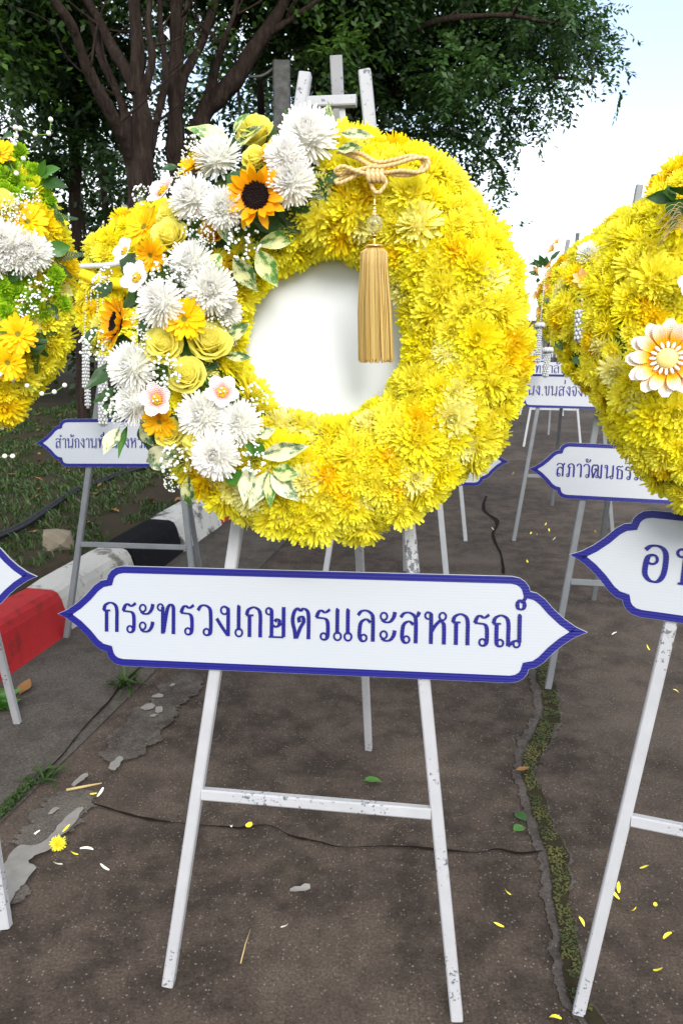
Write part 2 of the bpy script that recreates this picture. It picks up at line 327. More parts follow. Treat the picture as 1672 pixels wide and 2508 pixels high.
# ------------------------------------------------------------------ flower meshes (unit radius, face up +Z)
STRAP = [0.55, 0.85, 1.0, 0.95, 0.5]; LEAF = [0.06, 0.62, 0.95, 1.0, 0.78, 0.42, 0.02]; ROSE = [0.5, 0.95, 1.1, 1.05, 0.7]; POINT = [0.4, 0.85, 1.0, 0.75, 0.06]
def pm(az, elev, r0, z0=0.0): return Matrix.Rotation(az, 4, 'Z') @ Matrix.Translation((r0, 0, z0)) @ Matrix.Rotation(-elev, 4, 'Y')
def radial(name, layers, mat, W, cup=0.5, seed=0, prof=STRAP, ball=None, jit=1.0):
    rr = random.Random(seed); mb = MB()
    for n, el, L, r0, z0, curl in layers:
        off = rr.random() * 6
        for k in range(n):
            az = off + 2 * math.pi * (k + rr.uniform(-.35, .35) * jit) / n
            mb.petal(pm(az, R(el + rr.uniform(-9, 9) * jit), r0, z0), L * rr.uniform(.85, 1.1), W * rr.uniform(.85, 1.2), prof, curl + rr.uniform(-.25, .25) * jit, cup, rr.uniform(-.4, .4) * jit)
    if ball: mb.ball((0, 0, ball[1]), ball[0], ICO1, 0.45)
    return mb.mesh(name, mat)
YEL = [radial('chrysanthemum', [(26, -6, 1.0, .08, .10, .0), (27, 9, .98, .08, .15, .12), (25, 22, .92, .08, .19, .25), (22, 36, .82, .07, .23, .35), (18, 50, .70, .06, .27, .45), (13, 64, .56, .04, .31, .5), (8, 77, .44, .02, .34, .3)], 'mum_gold' if i == 3 else 'mum_pale' if i == 5 else 'mum_yellow', .165, .35, 100 + i, ball=(.56, .16)) for i in range(10)]  # inner yellow ball added to lighten the dark gaps between petals
WHT = [radial('white_chrysanthemum', [(34, -18, .92, .1, .22, .25), (38, -4, .97, .1, .26, .3), (38, 9, .97, .1, .30, .35), (36, 22, .93, .1, .34, .4), (34, 34, .87, .1, .38, .45), (30, 46, .79, .09, .42, .5), (26, 57, .70, .08, .46, .5), (20, 68, .60, .06, .50, .5), (14, 78, .52, .04, .53, .4), (8, 86, .46, .02, .55, .2)], 'mum_white', .125, .5, 200 + i, ball=(.66, .32), jit=.8) for i in range(4)]  # inner white ball added so gaps between petals stay white, not dark
GRN = [radial('button_chrysanthemum', [(18, -10, .62, .42, .25, .5), (20, 15, .6, .42, .36, .5), (20, 38, .5, .38, .5, .5), (16, 58, .42, .26, .62, .4), (12, 74, .34, .14, .68, .2), (6, 84, .3, .04, .7, .1)], 'mum_green', .2, .5, 300 + i, ball=(.62, .28)) for i in range(3)]
def one_petal(name, mat, L, W, prof, curl, cup, wave=0.0, t0=0, t1=1):
    return MB().petal(Matrix.Identity(4), L, W, prof, curl, cup, 0, t0, t1, wave).mesh(name, mat)
GERP = {m: [one_petal('petal', m, .78, .24, STRAP, c, .25) for c in (-.25, .05, .25)] for m in ('gerbera_yellow', 'orange_petal')}
SUNP = [one_petal('petal', 'sunflower_petal', .68, .30, POINT, c, .3, .06) for c in (-.5, .1, .5)]
PEAP = [one_petal('petal', 'peach_petal', .95, .55, POINT, c, .3) for c in (-.3, .2)]
def disc_mesh(name, mat, r, bumps, seed, h=.16):
    rr = random.Random(seed); mb = MB(); mb.lathe([(r * .8, -.06), (r, 0), (r * .92, h * .7), (r * .6, h), (r * .3, h * .7)], 18)
    for k in range(bumps):
        a = k * 2.399; q = math.sqrt((k + .5) / bumps) * r * .98; mb.ball((q * math.cos(a), q * math.sin(a), h * (1.0 if q > .5 * r else .75)), r * .085 * rr.uniform(.8, 1.2), ICO1)
    return mb.mesh(name, mat)
GERD = disc_mesh('gerbera', 'disc_green', .16, 50, 1, .08); SUND = disc_mesh('sunflower', 'disc_dark', .46, 150, 2, .14); PEAD = disc_mesh('peach_flower', 'disc_yellow', .12, 20, 3, .2)
def gerbera(parent, M, mats='gerbera_yellow', name='gerbera', seed=0):
    rr = random.Random(seed); d = link(name, GERD, parent, M)
    for n, el, r0, sc, z in ((19, 6, .14, 1.08, .0), (17, 15, .13, .98, .03), (12, 30, .10, .55, .05)):
        off = rr.random() * 6
        for k in range(n):
            link('petal', rr.choice(GERP[mats]), d, pm(off + 6.2832 * (k + rr.uniform(-.22, .22)) / n, R(el + rr.uniform(-8, 8)), r0, z) @ Matrix.Diagonal((sc * rr.uniform(.9, 1.06),) * 3 + (1,)))
    return d
def sunflower(parent, M, seed=0):
    rr = random.Random(seed); d = link('sunflower', SUND, parent, M)
    for n, el, r0, z in ((15, 10, .40, .0), (14, 32, .40, .03)):
        off = rr.random() * 6
        for k in range(n): link('petal', rr.choice(SUNP), d, pm(off + 6.2832 * (k + rr.uniform(-.25, .25)) / n, R(el + rr.uniform(-14, 16)), r0, z) @ Matrix.Diagonal((rr.uniform(.85, 1.1),) * 3 + (1,)))
    return d
def rose_petal_mesh(mat, seed):
    """a cupped wrap-around petal: part of a bud wall with a rolled lip"""
    rr = random.Random(seed); mb = MB(); nu, nv = 8, 6; vs = []; tt = []; span = R(150)
    for j in range(nv + 1):
        q = j / nv; rad = 0.45 + 0.5 * math.sin(min(1, q * 1.1) * math.pi / 2) ** .8; z = q * 1.0
        if q > .62: rad += (q - .62) * .75; z -= (q - .62) * .42
        for i in range(nu + 1):
            p = i / nu; a = (p - .5) * span; drop = (abs(p - .5) * 2) ** 2.5 * .45 * q
            rj = rad + .07 * q * q * math.sin(a * 3.3 + seed * 2.1) + .03 * q * math.sin(a * 8 + seed); vs.append((rj * math.cos(a), rj * math.sin(a), z - drop + .05 * math.sin(a * 4 + seed) * q)); tt.append(q)
    fs = [(j * (nu + 1) + i, j * (nu + 1) + i + 1, (j + 1) * (nu + 1) + i + 1, (j + 1) * (nu + 1) + i) for j in range(nv) for i in range(nu)]
    mb.add(vs, fs, tt); return mb.mesh('petal', mat)
ROSP = {m: [rose_petal_mesh(m, s) for s in (1, 2)] for m in ('rose_yellow', 'rose_orange')}
def rose_core(mat):
    mb = MB(); 
    pts = [];  vs = []; tt = []; n = 46
    for i in range(n):
        a = i / n * 4.2 * math.pi; r = .04 + .30 * i / n; vs += [(r * .6 * math.cos(a), r * .6 * math.sin(a), .2), (r * math.cos(a), r * math.sin(a), 1.04 - .10 * i / n)]; tt += [.1, .95]
    mb.add(vs, [(2 * i, 2 * i + 2, 2 * i + 3, 2 * i + 1) for i in range(n - 1)], tt); mb.ball((0, 0, .30), .56, ICO2, .5, (1, 1, .88)); return mb.mesh('rose', mat)
ROSC = {m: rose_core(m) for m in ('rose_yellow', 'rose_orange')}
def rose(parent, M, mat='rose_yellow', seed=0):
    rr = random.Random(seed); d = link('rose', ROSC[mat], parent, M @ Matrix.Diagonal((1, 1, 1.35, 1)))
    for n, sc, z, tilt in ((3, .34, .06, -3), (3, .46, .03, -1), (4, .58, .0, 2), (4, .72, -.05, 6), (5, .86, -.16, 12)):
        off = rr.random() * 6
        for k in range(n):
            a = off + 6.2832 * k / n + rr.uniform(-.15, .15)
            link('petal', rr.choice(ROSP[mat]), d, Matrix.Translation((0, 0, z)) @ Matrix.Rotation(a, 4, 'Z') @ Matrix.Rotation(R(tilt + rr.uniform(-4, 4)), 4, 'Y') @ Matrix.Diagonal((sc, sc, .95 + .12 * rr.random(), 1)))
    return d
def bead_petal(mat, L, W, rows, seed, prof=(.35, .8, 1.0, 1.0, .8, .35), tip=True):
    """petal woven from small grains laid in rows"""
    mb = MB(); step = L / rows; g = step * .62
    def wid(q): 
        x = q * (len(prof) - 1); i = min(int(x), len(prof) - 2); return W * (prof[i] + (prof[i + 1] - prof[i]) * (x - i))
    mb.petal(Matrix.Translation((0, 0, -g * .3)), L, W * .96, list(prof), .25, .25)
    for i in range(rows):
        q = (i + .5) / rows; w = wid(q); n = max(1, int(w / (g * 1.45)))
        for k in range(n):
            y = (k + .5 - n / 2) / n * w; a = .25 * q * .5
            mb.ball((q * L, y, .25 * abs(y) + q * L * math.sin(a)), g * .66, ICO1, q, (1.25, 1, .8))
    return mb.mesh('petal', mat)
BPINK = bead_petal('bead_pink', .80, .78, 8, 1); BWHITE = bead_petal('bead_white', .80, .80, 8, 2); BORANGE = bead_petal('bead_orange', .68, .36, 16, 3, (.25, .5, .75, .95, 1.0, .85, .35))
def stamen_mesh():
    rr = random.Random(5); mb = MB()
    for k in range(60):
        a = k * 2.399; q = math.sqrt(k / 60) * .26; mb.ball((q * math.cos(a), q * math.sin(a), .12 + .12 * (1 - q / .26) + rr.uniform(0, .05)), .04, ICO1)
    return mb.mesh('bead_flower', 'disc_yellow')
STAM = stamen_mesh()
PEARLM = MB().ball((0, 0, 0), 1, ICO2).mesh('pearl', 'pearl')
def bead_flower(parent, M, petal, n=5, seed=0, el=18):
    d = link('bead_flower', STAM, parent, M)
    for k in range(n): link('petal', petal, d, pm(6.2832 * k / n + seed, R(el), .12, 0))
    for k in range(3): link('pearl', PEARLM, d, Matrix.Translation((.12 * math.cos(k * 2.1 + seed), .12 * math.sin(k * 2.1 + seed), .34)) @ Matrix.Diagonal((.055,) * 3 + (1,)))
    return d
def bead_daisy(parent, M):
    mb = MB(); rr = random.Random(9)
    mb.lathe([(.24, 0), (.27, .08), (.2, .2), (.08, .24)], 20)
    for k in range(260):
        a = k * 2.399; q = math.sqrt(k / 260) * .26; mb.ball((q * math.cos(a), q * math.sin(a), .10 + .14 * (1 - (q / .26) ** 2)), .017 * rr.uniform(.8, 1.2), ICO1)
    d = link('bead_daisy', mb.mesh('bead_daisy', 'grain'), parent, M)
    for lay, (n, el) in enumerate(((12, 6), (10, 18))):
        for k in range(n): link('petal', BORANGE, d, pm(6.2832 * (k + .5 * lay + rr.uniform(-.1, .1)) / n, R(el), .26, .0) @ Matrix.Diagonal((1.05 - .12 * lay,) * 3 + (1,)))
    for k in range(16): link('pearl', PEARLM, d, Matrix.Translation((.33 * math.cos(k * .3927), .33 * math.sin(k * .3927), .14)) @ Matrix.Rotation(k * .3927, 4, 'Z') @ Matrix.Diagonal((.085, .042, .042, 1)))
    return d
def breath_mesh(seed, n=46):
    rr = random.Random(seed); mb = MB()
    for k in range(n):
        a = rr.random() * 6.28; q = math.sqrt(rr.random()); p = Vector((q * math.cos(a), q * math.sin(a), .3 + rr.random() * .8 * (1.1 - q)))
        mb.cur = 1; mb.tube([(p.x * .15, p.y * .15, -.3), p * .6, p], [.012, .010, .008], 3)
        mb.cur = 0; r = rr.uniform(.062, .108)
        mb.ball(p, r, ICO1)
        for j in range(3): mb.ball(p + Vector((rr.uniform(-1, 1), rr.uniform(-1, 1), rr.uniform(-.3, 1))).normalized() * r * .6, r * .62, ICO1)
    return mb.mesh('baby_breath', ['baby_breath', 'stem_green'])
BREATH = [breath_mesh(s) for s in (1, 2, 3)]
def leaf_mesh(mat, curl, cup, seed, fold=.35):
    rr = random.Random(seed); mb = MB(); P = [.05, .45, .75, .95, 1.0, .92, .75, .5, .26, .02]; n = len(P) - 1; x = z = 0; vs = []; tt = []
    for i, w in enumerate(P):
        q = i / n; a = curl * (q - .25)
        if i: x += math.cos(a) / n; z += math.sin(a) / n
        for k, y in enumerate((-.5, -.3, 0, .3, .5)):
            yy = y * w; d = fold * abs(yy) - .5 * cup * yy * yy + .02 * math.sin(q * 14 + k)
            vs.append((x - math.sin(a) * d, yy, z + math.cos(a) * d)); tt.append(q)
    fs = [(i * 5 + k, (i + 1) * 5 + k, (i + 1) * 5 + k + 1, i * 5 + k + 1) for i in range(n) for k in range(4)]
    mb.add(vs, fs, tt); mb.tube([(-.18, 0, -.03), (0, 0, 0), (.3, 0, -.004)], [.016, .015, .008], 4); return mb.mesh('leaf', mat)
LEAVES = {m: [leaf_mesh(m, c, .3, i) for i, c in enumerate((-.7, -.2, .5))] for m in ('leaf_dark', 'leaf_mid', 'leaf_var', 'leaf_var_dark', 'leaf_var_pale')}
def fern_mesh():
    mb = MB()
    for i in range(13):
        q = i / 13
        for s in (-1, 1): mb.petal(Matrix.Translation((q, 0, 0)) @ Matrix.Rotation(s * R(62 - 20 * q), 4, 'Z') @ Matrix.Rotation(R(-8), 4, 'Y'), .36 * (1 - q * .8) * (0.6 + q if q < .3 else 1), .062, POINT, -.3, .2)
    mb.tube([(-.1, 0, 0), (.5, 0, .01), (1.02, 0, 0)], [.012, .01, .004], 4); return mb.mesh('fern_leaf', 'leaf_dark')
FERN = fern_mesh()

# ================================================================== THE SETTING
D = Vector((math.sin(R(12)), math.cos(R(12)), 0)); RT = Vector((D.y, -D.x, 0)); K0 = Vector((-1.30, 2.71, 0))
def rd(a, s, z=0.0): return K0 + D * a + RT * s + Vector((0, 0, z))      # along the road, across it from the kerb foot
def sheet(name, pts, mat, parent=None, z=None):
    mb = MB(); mb.add(pts, [tuple(range(len(pts)))]); return mb.obj(name, mat, parent, False)
kind(sheet('ground', [(-500, -400, -.05), (500, -400, -.05), (500, 600, -.05), (-500, 600, -.05)], 'soil'), 'structure')
road = kind(sheet('road', [rd(-12, -.3), rd(-12, 12), rd(140, 12), rd(140, -.3)], 'road_mat'), 'structure')
kind(sheet('gutter', [rd(-8, -.05, .004), rd(-8, .53, .004), rd(60, .53, .004), rd(60, -.05, .004)], 'gutter_mat'), 'structure')

def strip(pts, z, mat, name, parent=None, jitter=0.0, sub=6):
    """irregular band along pixel-read centre line; pts = (u, v, half width px)"""
    rr = random.Random(len(pts)); P = []
    for (u, v, h) in pts:
        c = on_ground(u, v, z); e = on_ground(u + h, v, z); P.append((c.x, c.y, (e - c).length))
    S = spline([Vector(p) for p in P], sub); mb = MB(); vs = []
    for i, p in enumerate(S):
        a = S[max(i - 1, 0)]; b = S[min(i + 1, len(S) - 1)]; d = Vector((b.x - a.x, b.y - a.y, 0)).normalized(); n = Vector((d.y, -d.x, 0))
        for s in (-1, 1):
            q = Vector((p.x, p.y, z)) + n * s * p.z * (1 + jitter * (1.6 * noise.noise(Vector((p.x * 22, p.y * 22, s * 3 + 1))) + .9 * noise.noise(Vector((p.x * 75, p.y * 75, s * 5)))) + rr.uniform(-.06, .06)); vs.append(q)
    mb.add(vs, [(2 * i, 2 * i + 1, 2 * i + 3, 2 * i + 2) for i in range(len(S) - 1)])
    return mb.obj(name, mat, parent, False), S
MOSS = [(870, -60, 36), (880, 20, 38), (905, 100, 40), (915, 200, 45), (880, 280, 45), (830, 380, 45), (800, 460, 32), (800, 520, 34), (840, 600, 40), (860, 700, 42), (910, 820, 46), (950, 920, 52), (960, 1040, 46), (970, 1170, 40), (1000, 1300, 45), (1015, 1450, 50), (1020, 1560, 40), (1060, 1640, 40), (1130, 1720, 45), (1200, 1800, 45)]
MOSSP = [(900 + .4923 * x, 1650 + .4923 * y, h * .46) for x, y, h in MOSS]
strip([(u - 10, v, h * 1.7) for u, v, h in MOSSP], .0035, 'worn_grey', 'worn_band', road, .25, 14)
_, MS = strip(MOSSP, .007, 'moss_soil', 'crack', road, .25, 6)
mb = MB(); rr = random.Random(4)
for i in range(len(MS) - 1):
    a, b = MS[i], MS[i + 1]; L = math.hypot(b.x - a.x, b.y - a.y); n = int(L * a.z * 2 / .000022)
    d = Vector((b.x - a.x, b.y - a.y, 0)).normalized(); nn = Vector((d.y, -d.x, 0))
    for k in range(min(n, 420)):
        q = rr.random(); w = rr.uniform(-1, 1) * (a.z * (1 - q) + b.z * q) * rr.uniform(.8, 1.05)
        p = Vector((a.x + (b.x - a.x) * q, a.y + (b.y - a.y) * q, .006 + rr.random() * .004)) + nn * w
        r = rr.uniform(.0022, .0055); ax = rr.random() * 6.28; up = rr.uniform(.05, .4) * r; tt = min(1, max(0, .45 + .9 * noise.noise(p * 14) + rr.uniform(-.3, .3)))
        if noise.noise(p * 25 + Vector((5, 0, 0))) < -.22: continue
        c, s = math.cos(ax) * r, math.sin(ax) * r
        mb.add([p - Vector((c, s, 0)), p + Vector((s * .6, -c * .6, up)), p + Vector((c, s, up * 1.4)), p + Vector((-s * .6, c * .6, up))], [(0, 1, 2, 3)], tt)
kind(mb.obj('moss', 'moss_mat', road, False), 'stuff')
strip([(1238 - 6, 1405, 3), (1226, 1359, 3), (1207, 1313, 3), (1215, 1275, 5), (1184, 1248, 4), (1190, 1215, 3)], .004, 'crack_mat', 'crack', road, .5, 5)
C1 = [(.446 * x, 1650 + .446 * y) for x, y in ((400, 680), (570, 730), (780, 790), (1040, 825), (1250, 840))] + [(380 + .51 * x, 1600 + .51 * y) for x, y in ((410, 838), (540, 825), (650, 875), (780, 905), (900, 930), (1180, 925), (1380, 945), (1560, 955))] + [(900 + .4923 * x, 1650 + .4923 * y) for x, y in ((640, 872), (760, 892), (870, 880))]
strip([(u, v, 1.2 + 1.6 * (i % 3)) for i, (u, v) in enumerate(C1)], .004, 'crack_mat', 'crack', road, .6, 6)
strip([(u, v, h) for u, v, h in ((0, 1989, 4), (80, 1918, 3), (147, 1855, 2), (215, 1772, 2), (268, 1717, 3), (300, 1675, 3), (352, 1625, 2))], .0085, 'crack_mat', 'crack', road, .5, 6)
pave_mat('faded_line', (0.034, 0.028, 0.023), (0.072, 0.063, 0.054), (0.105, 0.094, 0.083), 0.15)
rr = random.Random(77)
for a0, a1, lo, hi in ((-2.0, -1.62, .58, .76), (-1.5, -.9, .62, .75), (-.82, -.55, .60, .74), (-.4, .25, .61, .76), (.32, .62, .60, .77), (.7, 1.1, .63, .74)):
    n = 70; J = lambda k, q: .030 * noise.noise(Vector((k * .22 + a0 * 9, q, 0))) + .016 * noise.noise(Vector((k * .9, q, a0))) - .06 * (max(0, 1 - k / 7) ** 2 + max(0, 1 - (n - k) / 7) ** 2)
    top = [rd(a0 + (a1 - a0) * k / n, hi + J(k, 1.5), .0075) for k in range(n + 1)]; bot = [rd(a0 + (a1 - a0) * k / n, lo - J(k, 7.5), .0075) for k in range(n + 1)]
    mb = MB(); mb.add(bot + top, [(k, k + 1, n + 2 + k, n + 1 + k) for k in range(n)]); mb.obj('faded_line', 'faded_line', road, False)
PAT = [[(20, 1050), (70, 970), (110, 940), (200, 940), (290, 880), (340, 810), (420, 740), (460, 735), (430, 790), (370, 860), (330, 900), (280, 960), (190, 1000), (160, 1040), (200, 1060), (130, 1150), (90, 1200), (50, 1270), (10, 1260), (20, 1180), (0, 1120)],
       [(600, 510), (625, 475), (655, 450), (680, 460), (660, 500), (635, 525), (610, 528)], [(395, 610), (440, 560), (480, 545), (488, 556), (460, 580), (420, 615)], [(265, 765), (300, 730), (325, 740), (290, 765)],
       [(775, 185), (820, 160), (855, 175), (830, 195), (790, 200)], [(835, 120), (865, 108), (900, 115), (890, 128), (840, 130)], [(855, 185), (895, 180), (890, 210), (865, 215)], [(820, 232), (840, 222), (868, 222), (850, 238)], [(930, 66), (945, 52), (962, 55), (945, 68)]]
for p in PAT:
    q = [on_ground(.446 * x, 1650 + .446 * y, .0115) for x, y in p]; S = spline(q, 3, True)
    S = [s + Vector((rng.normal() * .002, rng.normal() * .002, 0)) for s in S]
    sheet('paint_patch', S, 'paint_grey', road)

# kerb: painted blocks with a sloping face
kerb = kind(empty('kerb', Matrix.Translation(K0)), 'structure')
edges = [-2.6, -1.9, -1.25, -.62, .55, 1.22, 1.78, 2.42, 3.05, 3.7, 4.35, 5.0, 5.65, 6.3, 6.95, 7.6, 8.25, 8.9]
cols = ['kerb_black', 'kerb_white', 'kerb_red', 'kerb_red', 'kerb_white', 'kerb_black', 'kerb_worn', 'kerb_red', 'kerb_white', 'kerb_black', 'kerb_worn', 'kerb_red', 'kerb_white', 'kerb_black', 'kerb_worn', 'kerb_red', 'kerb_white']
for i in range(len(edges) - 1):
    prof = [(.0, -.02), (-.012, .03), (-.045, .155), (-.062, .185), (-.09, .197), (-.215, .197), (-.235, .18), (-.24, -.02)]
    mb = MB(); vs = []; n = 7; rr = random.Random(i); dz = rr.uniform(-.006, .006); ds = rr.uniform(-.006, .006)
    for k in range(n):
        a = edges[i] + .004 + (edges[i + 1] - edges[i] - .008) * k / (n - 1)
        sh = .006 if k in (0, n - 1) else 0
        for s, z in prof:
            w = noise.noise(Vector((a * 6, s * 9, z * 9 + i))) * .006
            vs.append(rd(a, s + ds + w - sh * (1 if s > -.1 else -1) * .5, max(z + dz * (z > 0) + w - (sh if z > .1 else 0), -.02)) - K0)
    m_ = len(prof); mb.add(vs, [(k * m_ + j, k * m_ + j + 1, (k + 1) * m_ + j + 1, (k + 1) * m_ + j) for k in range(n - 1) for j in range(m_ - 1)] + [tuple(range(m_)), tuple(reversed(range((n - 1) * m_, n * m_)))])
    o = mb.obj('kerb_block', cols[i], kerb, False)

# verge behind the kerb
def vz(p): return .155 + .05 * noise.noise(Vector((p.x * .9, p.y * .9, 0))) + .022 * noise.noise(Vector((p.x * 3.5, p.y * 3.5, 3)))
mb = MB(); sa = [-5 + 17 * i / 85 for i in range(86)] + [12.5 + 1.2 * i for i in range(30)]; ss = [.225 + .07 * i for i in range(50)] + [3.9 + .8 * i for i in range(34)]; vs = []
for a in sa:
    for s in ss:
        p = rd(a, -s); p.z = vz(p) if s > .24 else .14; vs.append(p)
mb.add(vs, [(i * len(ss) + j, i * len(ss) + j + 1, (i + 1) * len(ss) + j + 1, (i + 1) * len(ss) + j) for i in range(len(sa) - 1) for j in range(len(ss) - 1)])
kind(mb.obj('verge', 'soil'), 'structure')
# ragged grass and weeds on the verge
N = 70000
a_ = -1.6 + 9.5 * rng.random(N) ** 1.25; s_ = .23 + 4.0 * rng.random(N)
P = np.array([[K0.x + D.x * a - RT.x * s, K0.y + D.y * a - RT.y * s] for a, s in zip(a_, s_)])
dens = np.array([noise.noise(Vector((x * 1.3, y * 1.3, 9))) + .5 * noise.noise(Vector((x * 4, y * 4, 2))) for x, y in P])
keep = dens > -.2; P = P[keep]; n = len(P)
Z = np.array([vz(Vector((x, y, 0))) for x, y in P]); h = rng.uniform(.012, .045, n); az = rng.random(n) * 6.283; ln = rng.uniform(.2, 1.3, n) * h; w = rng.uniform(.002, .006, n)
V = np.zeros((n, 4, 3)); dx, dy = np.cos(az), np.sin(az)
V[:, 0] = np.c_[P[:, 0] - dy * w, P[:, 1] + dx * w, Z]; V[:, 1] = np.c_[P[:, 0] + dy * w, P[:, 1] - dx * w, Z]
V[:, 2] = np.c_[P[:, 0] + dx * ln * .5 + dy * w, P[:, 1] + dy * ln * .5 - dx * w, Z + h * .8]; V[:, 3] = np.c_[P[:, 0] + dx * ln, P[:, 1] + dy * ln, Z + h]
def quads(name, V, T, mat, parent=None):
    n = len(V); me = bpy.data.meshes.new(name); me.vertices.add(n * 4); me.loops.add(n * 4); me.polygons.add(n)
    me.vertices.foreach_set('co', V.reshape(-1).astype(np.float32)); me.loops.foreach_set('vertex_index', np.arange(n * 4, dtype=np.int32))
    me.polygons.foreach_set('loop_start', np.arange(0, n * 4, 4, dtype=np.int32)); me.update(calc_edges=True)
    at = me.attributes.new('t', 'FLOAT', 'POINT'); at.data.foreach_set('value', np.repeat(T, 4).astype(np.float32)); me.materials.append(MATS[mat]); me.validate(); return link(name, me, parent)
g = kind(quads('grass', V, rng.random(n), 'grass_mat'), 'stuff')
# dry leaves strewn on the verge
mb = MB(); rr = random.Random(8)
for k in range(420):
    p = rd(-1.2 + 9 * rr.random(), -(.3 + 3.6 * rr.random())); p.z = vz(p) + .008 + rr.random() * .012
    L = rr.uniform(.03, .08); mb.petal(Matrix.Translation(p) @ Matrix.Rotation(rr.random() * 6.28, 4, 'Z') @ Matrix.Rotation(rr.uniform(-.35, .35), 4, 'Y'), L, L * .5, LEAF, rr.uniform(-.8, .8), rr.uniform(-.3, .5))
kind(mb.obj('leaf_litter', 'dry_leaf'), 'stuff')

# stone and hose on the verge
p = on_ground(145, 1346, .16); mb = MB(); rr = random.Random(3)
vs = [(-.09, -.06, 0), (.07, -.07, 0), (.095, .05, 0), (-.07, .07, 0), (-.08, -.045, .10), (.055, -.055, .095), (.075, .04, .085), (-.06, .055, .105), (.0, -.09, .045), (0, 0, .115)]
mb.add(vs, [(0, 1, 8), (8, 1, 5, 4), (0, 8, 4), (1, 2, 6, 5), (2, 3, 7, 6), (3, 0, 4, 7), (4, 5, 9), (5, 6, 9), (6, 7, 9), (7, 4, 9)])
o = mb.obj('stone_block', 'stone_mat', None, False); o.matrix_world = Matrix.Translation(p) @ Matrix.Rotation(.5, 4, 'Z'); tag(o, 'rough tan stone block lying on the grass behind the kerb', 'stone')
hp = [on_ground(u, v, .19) for u, v in ((-200, 1370), (-60, 1335), (0, 1312), (60, 1285), (130, 1238), (190, 1200), (240, 1182), (330, 1150), (450, 1120))]
tag(MB().tube(spline(hp, 6), .022, 10).obj('hose', 'hose_mat'), 'black plastic pipe running across the grass verge', 'pipe')

# ------------------------------------------------------------------ trees
def limb_pts(pts, Y): return [at_depth(u, v, Y + (d if len(q) else 0)) for (u, v, *q) in pts for d in (q[:1] or [0])]
def sprigs(centres, radii, nspr, rnd, leaf=.1, droop=.5, per=12, slen=.35, flat=1.0):
    """leafy twigs filling clumps: returns quads and tone values"""
    C = np.array([tuple(c) for c in centres]); Rr = np.array(radii); w = Rr ** 2.2; idx = rnd.choice(len(C), nspr, p=w / w.sum())
    u = rnd.normal(size=(nspr, 3)); u /= np.linalg.norm(u, axis=1)[:, None]; rad = rnd.random(nspr) ** .5
    S = C[idx] + u * (rad * Rr[idx])[:, None] * np.array([1, 1, .75 * flat]); dirv = u * .8 + rnd.normal(size=(nspr, 3)) * .55; dirv[:, 2] -= droop; dirv /= np.linalg.norm(dirv, axis=1)[:, None]
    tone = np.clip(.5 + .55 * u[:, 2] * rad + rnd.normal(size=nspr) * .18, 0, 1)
    out = []; T = []
    side = np.cross(dirv, np.array([0, 0, 1.0])); side /= (np.linalg.norm(side, axis=1)[:, None] + 1e-6)
    up = np.cross(side, dirv)
    L = slen * rnd.uniform(.6, 1.2, nspr)
    for k in range(per):
        q = (k + .5) / per; b = S + dirv * (L * q)[:, None]; b[:, 2] -= .25 * L * q * q
        sg = 1 if k % 2 else -1; ld = dirv * .55 + side * sg * .85 + up * rnd.normal(size=(nspr, 1)) * .35 + rnd.normal(size=(nspr, 3)) * .2; ld /= np.linalg.norm(ld, axis=1)[:, None]
        wd = np.cross(ld, up + rnd.normal(size=(nspr, 3)) * .35); wd /= (np.linalg.norm(wd, axis=1)[:, None] + 1e-6)
        l = (leaf * rnd.uniform(.7, 1.25, nspr))[:, None]; W = l * .26
        out.append(np.stack([b, b + ld * l * .5 + wd * W, b + ld * l - np.array([0, 0, 1.0]) * l * .12, b + ld * l * .5 - wd * W], 1)); T.append(np.clip(tone + rnd.normal(size=nspr) * .12, 0, 1))
    return np.concatenate(out), np.concatenate(T)
def taper(n, a, b): return [a + (b - a) * (i / (n - 1)) ** .8 for i in range(n)]
def knobbly(pts, n=6, amp=.02, seed=0):
    S = spline(pts, n); return [p + Vector((noise.noise(p * 2 + Vector((seed, 0, 0))), noise.noise(p * 2 + Vector((0, seed, 5))), 0)) * amp for p in S]
def tree(name, base, limbs, crown, label, matf='foliage_near', seed=0, **kw):
    """limbs: list of (part name, pixel path with depth, r0, r1)"""
    root = empty(name, Matrix.Translation(base)); tag(root, label, 'tree')
    for nm, pts, r0, r1 in limbs:
        S = knobbly(pts, 14, .035, seed + len(pts)); mb = MB(); mb.tube([p - base for p in S], [q * (1 + .28 * noise.noise(p * 5) + .12 * noise.noise(p * 13)) for q, p in zip(taper(len(S), r0, r1), S)], 11); mb.obj(nm, 'bark', root)
    tw = random.Random(seed + 5)
    for nm, pts, r0, r1 in limbs[1:]:
        for k in range(3):
            q = pts[tw.randrange(1, len(pts))]; d = Vector((tw.uniform(-1, 1), tw.uniform(-.6, .6), tw.uniform(.1, 1))); L = tw.uniform(.5, 1.1)
            S = knobbly([q, q + d * L * .4, q + d * L * .7 + Vector((.1, 0, .08)), q + d * L], 5, .04, k); mb = MB(); mb.tube([p - base for p in S], taper(len(S), .012, .003), 5); mb.obj('twig', 'bark', root)
    if crown:
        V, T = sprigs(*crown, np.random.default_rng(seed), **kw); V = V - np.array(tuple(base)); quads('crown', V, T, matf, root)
    return root
def px(L, Y): return [at_depth(u, v, Y + (e[0] if e else 0)) for (u, v, *e) in L]
def clumps(L, Y, spread, seed):
    rr = random.Random(seed); C = []; Rr = []
    for u, v, r in L:
        y = Y + rr.uniform(-spread, spread); C.append(at_depth(u, v, y)); Rr.append(r * y / FPX * (.72 if seed == 5 and v > 270 else 1))
    return C, Rr
Y1 = 7.0
g1 = at_depth(352, 780, Y1); g1.z = .1
trunk1 = [g1] + px([(352, 600), (351, 455), (342, 307), (336, 215)], Y1)
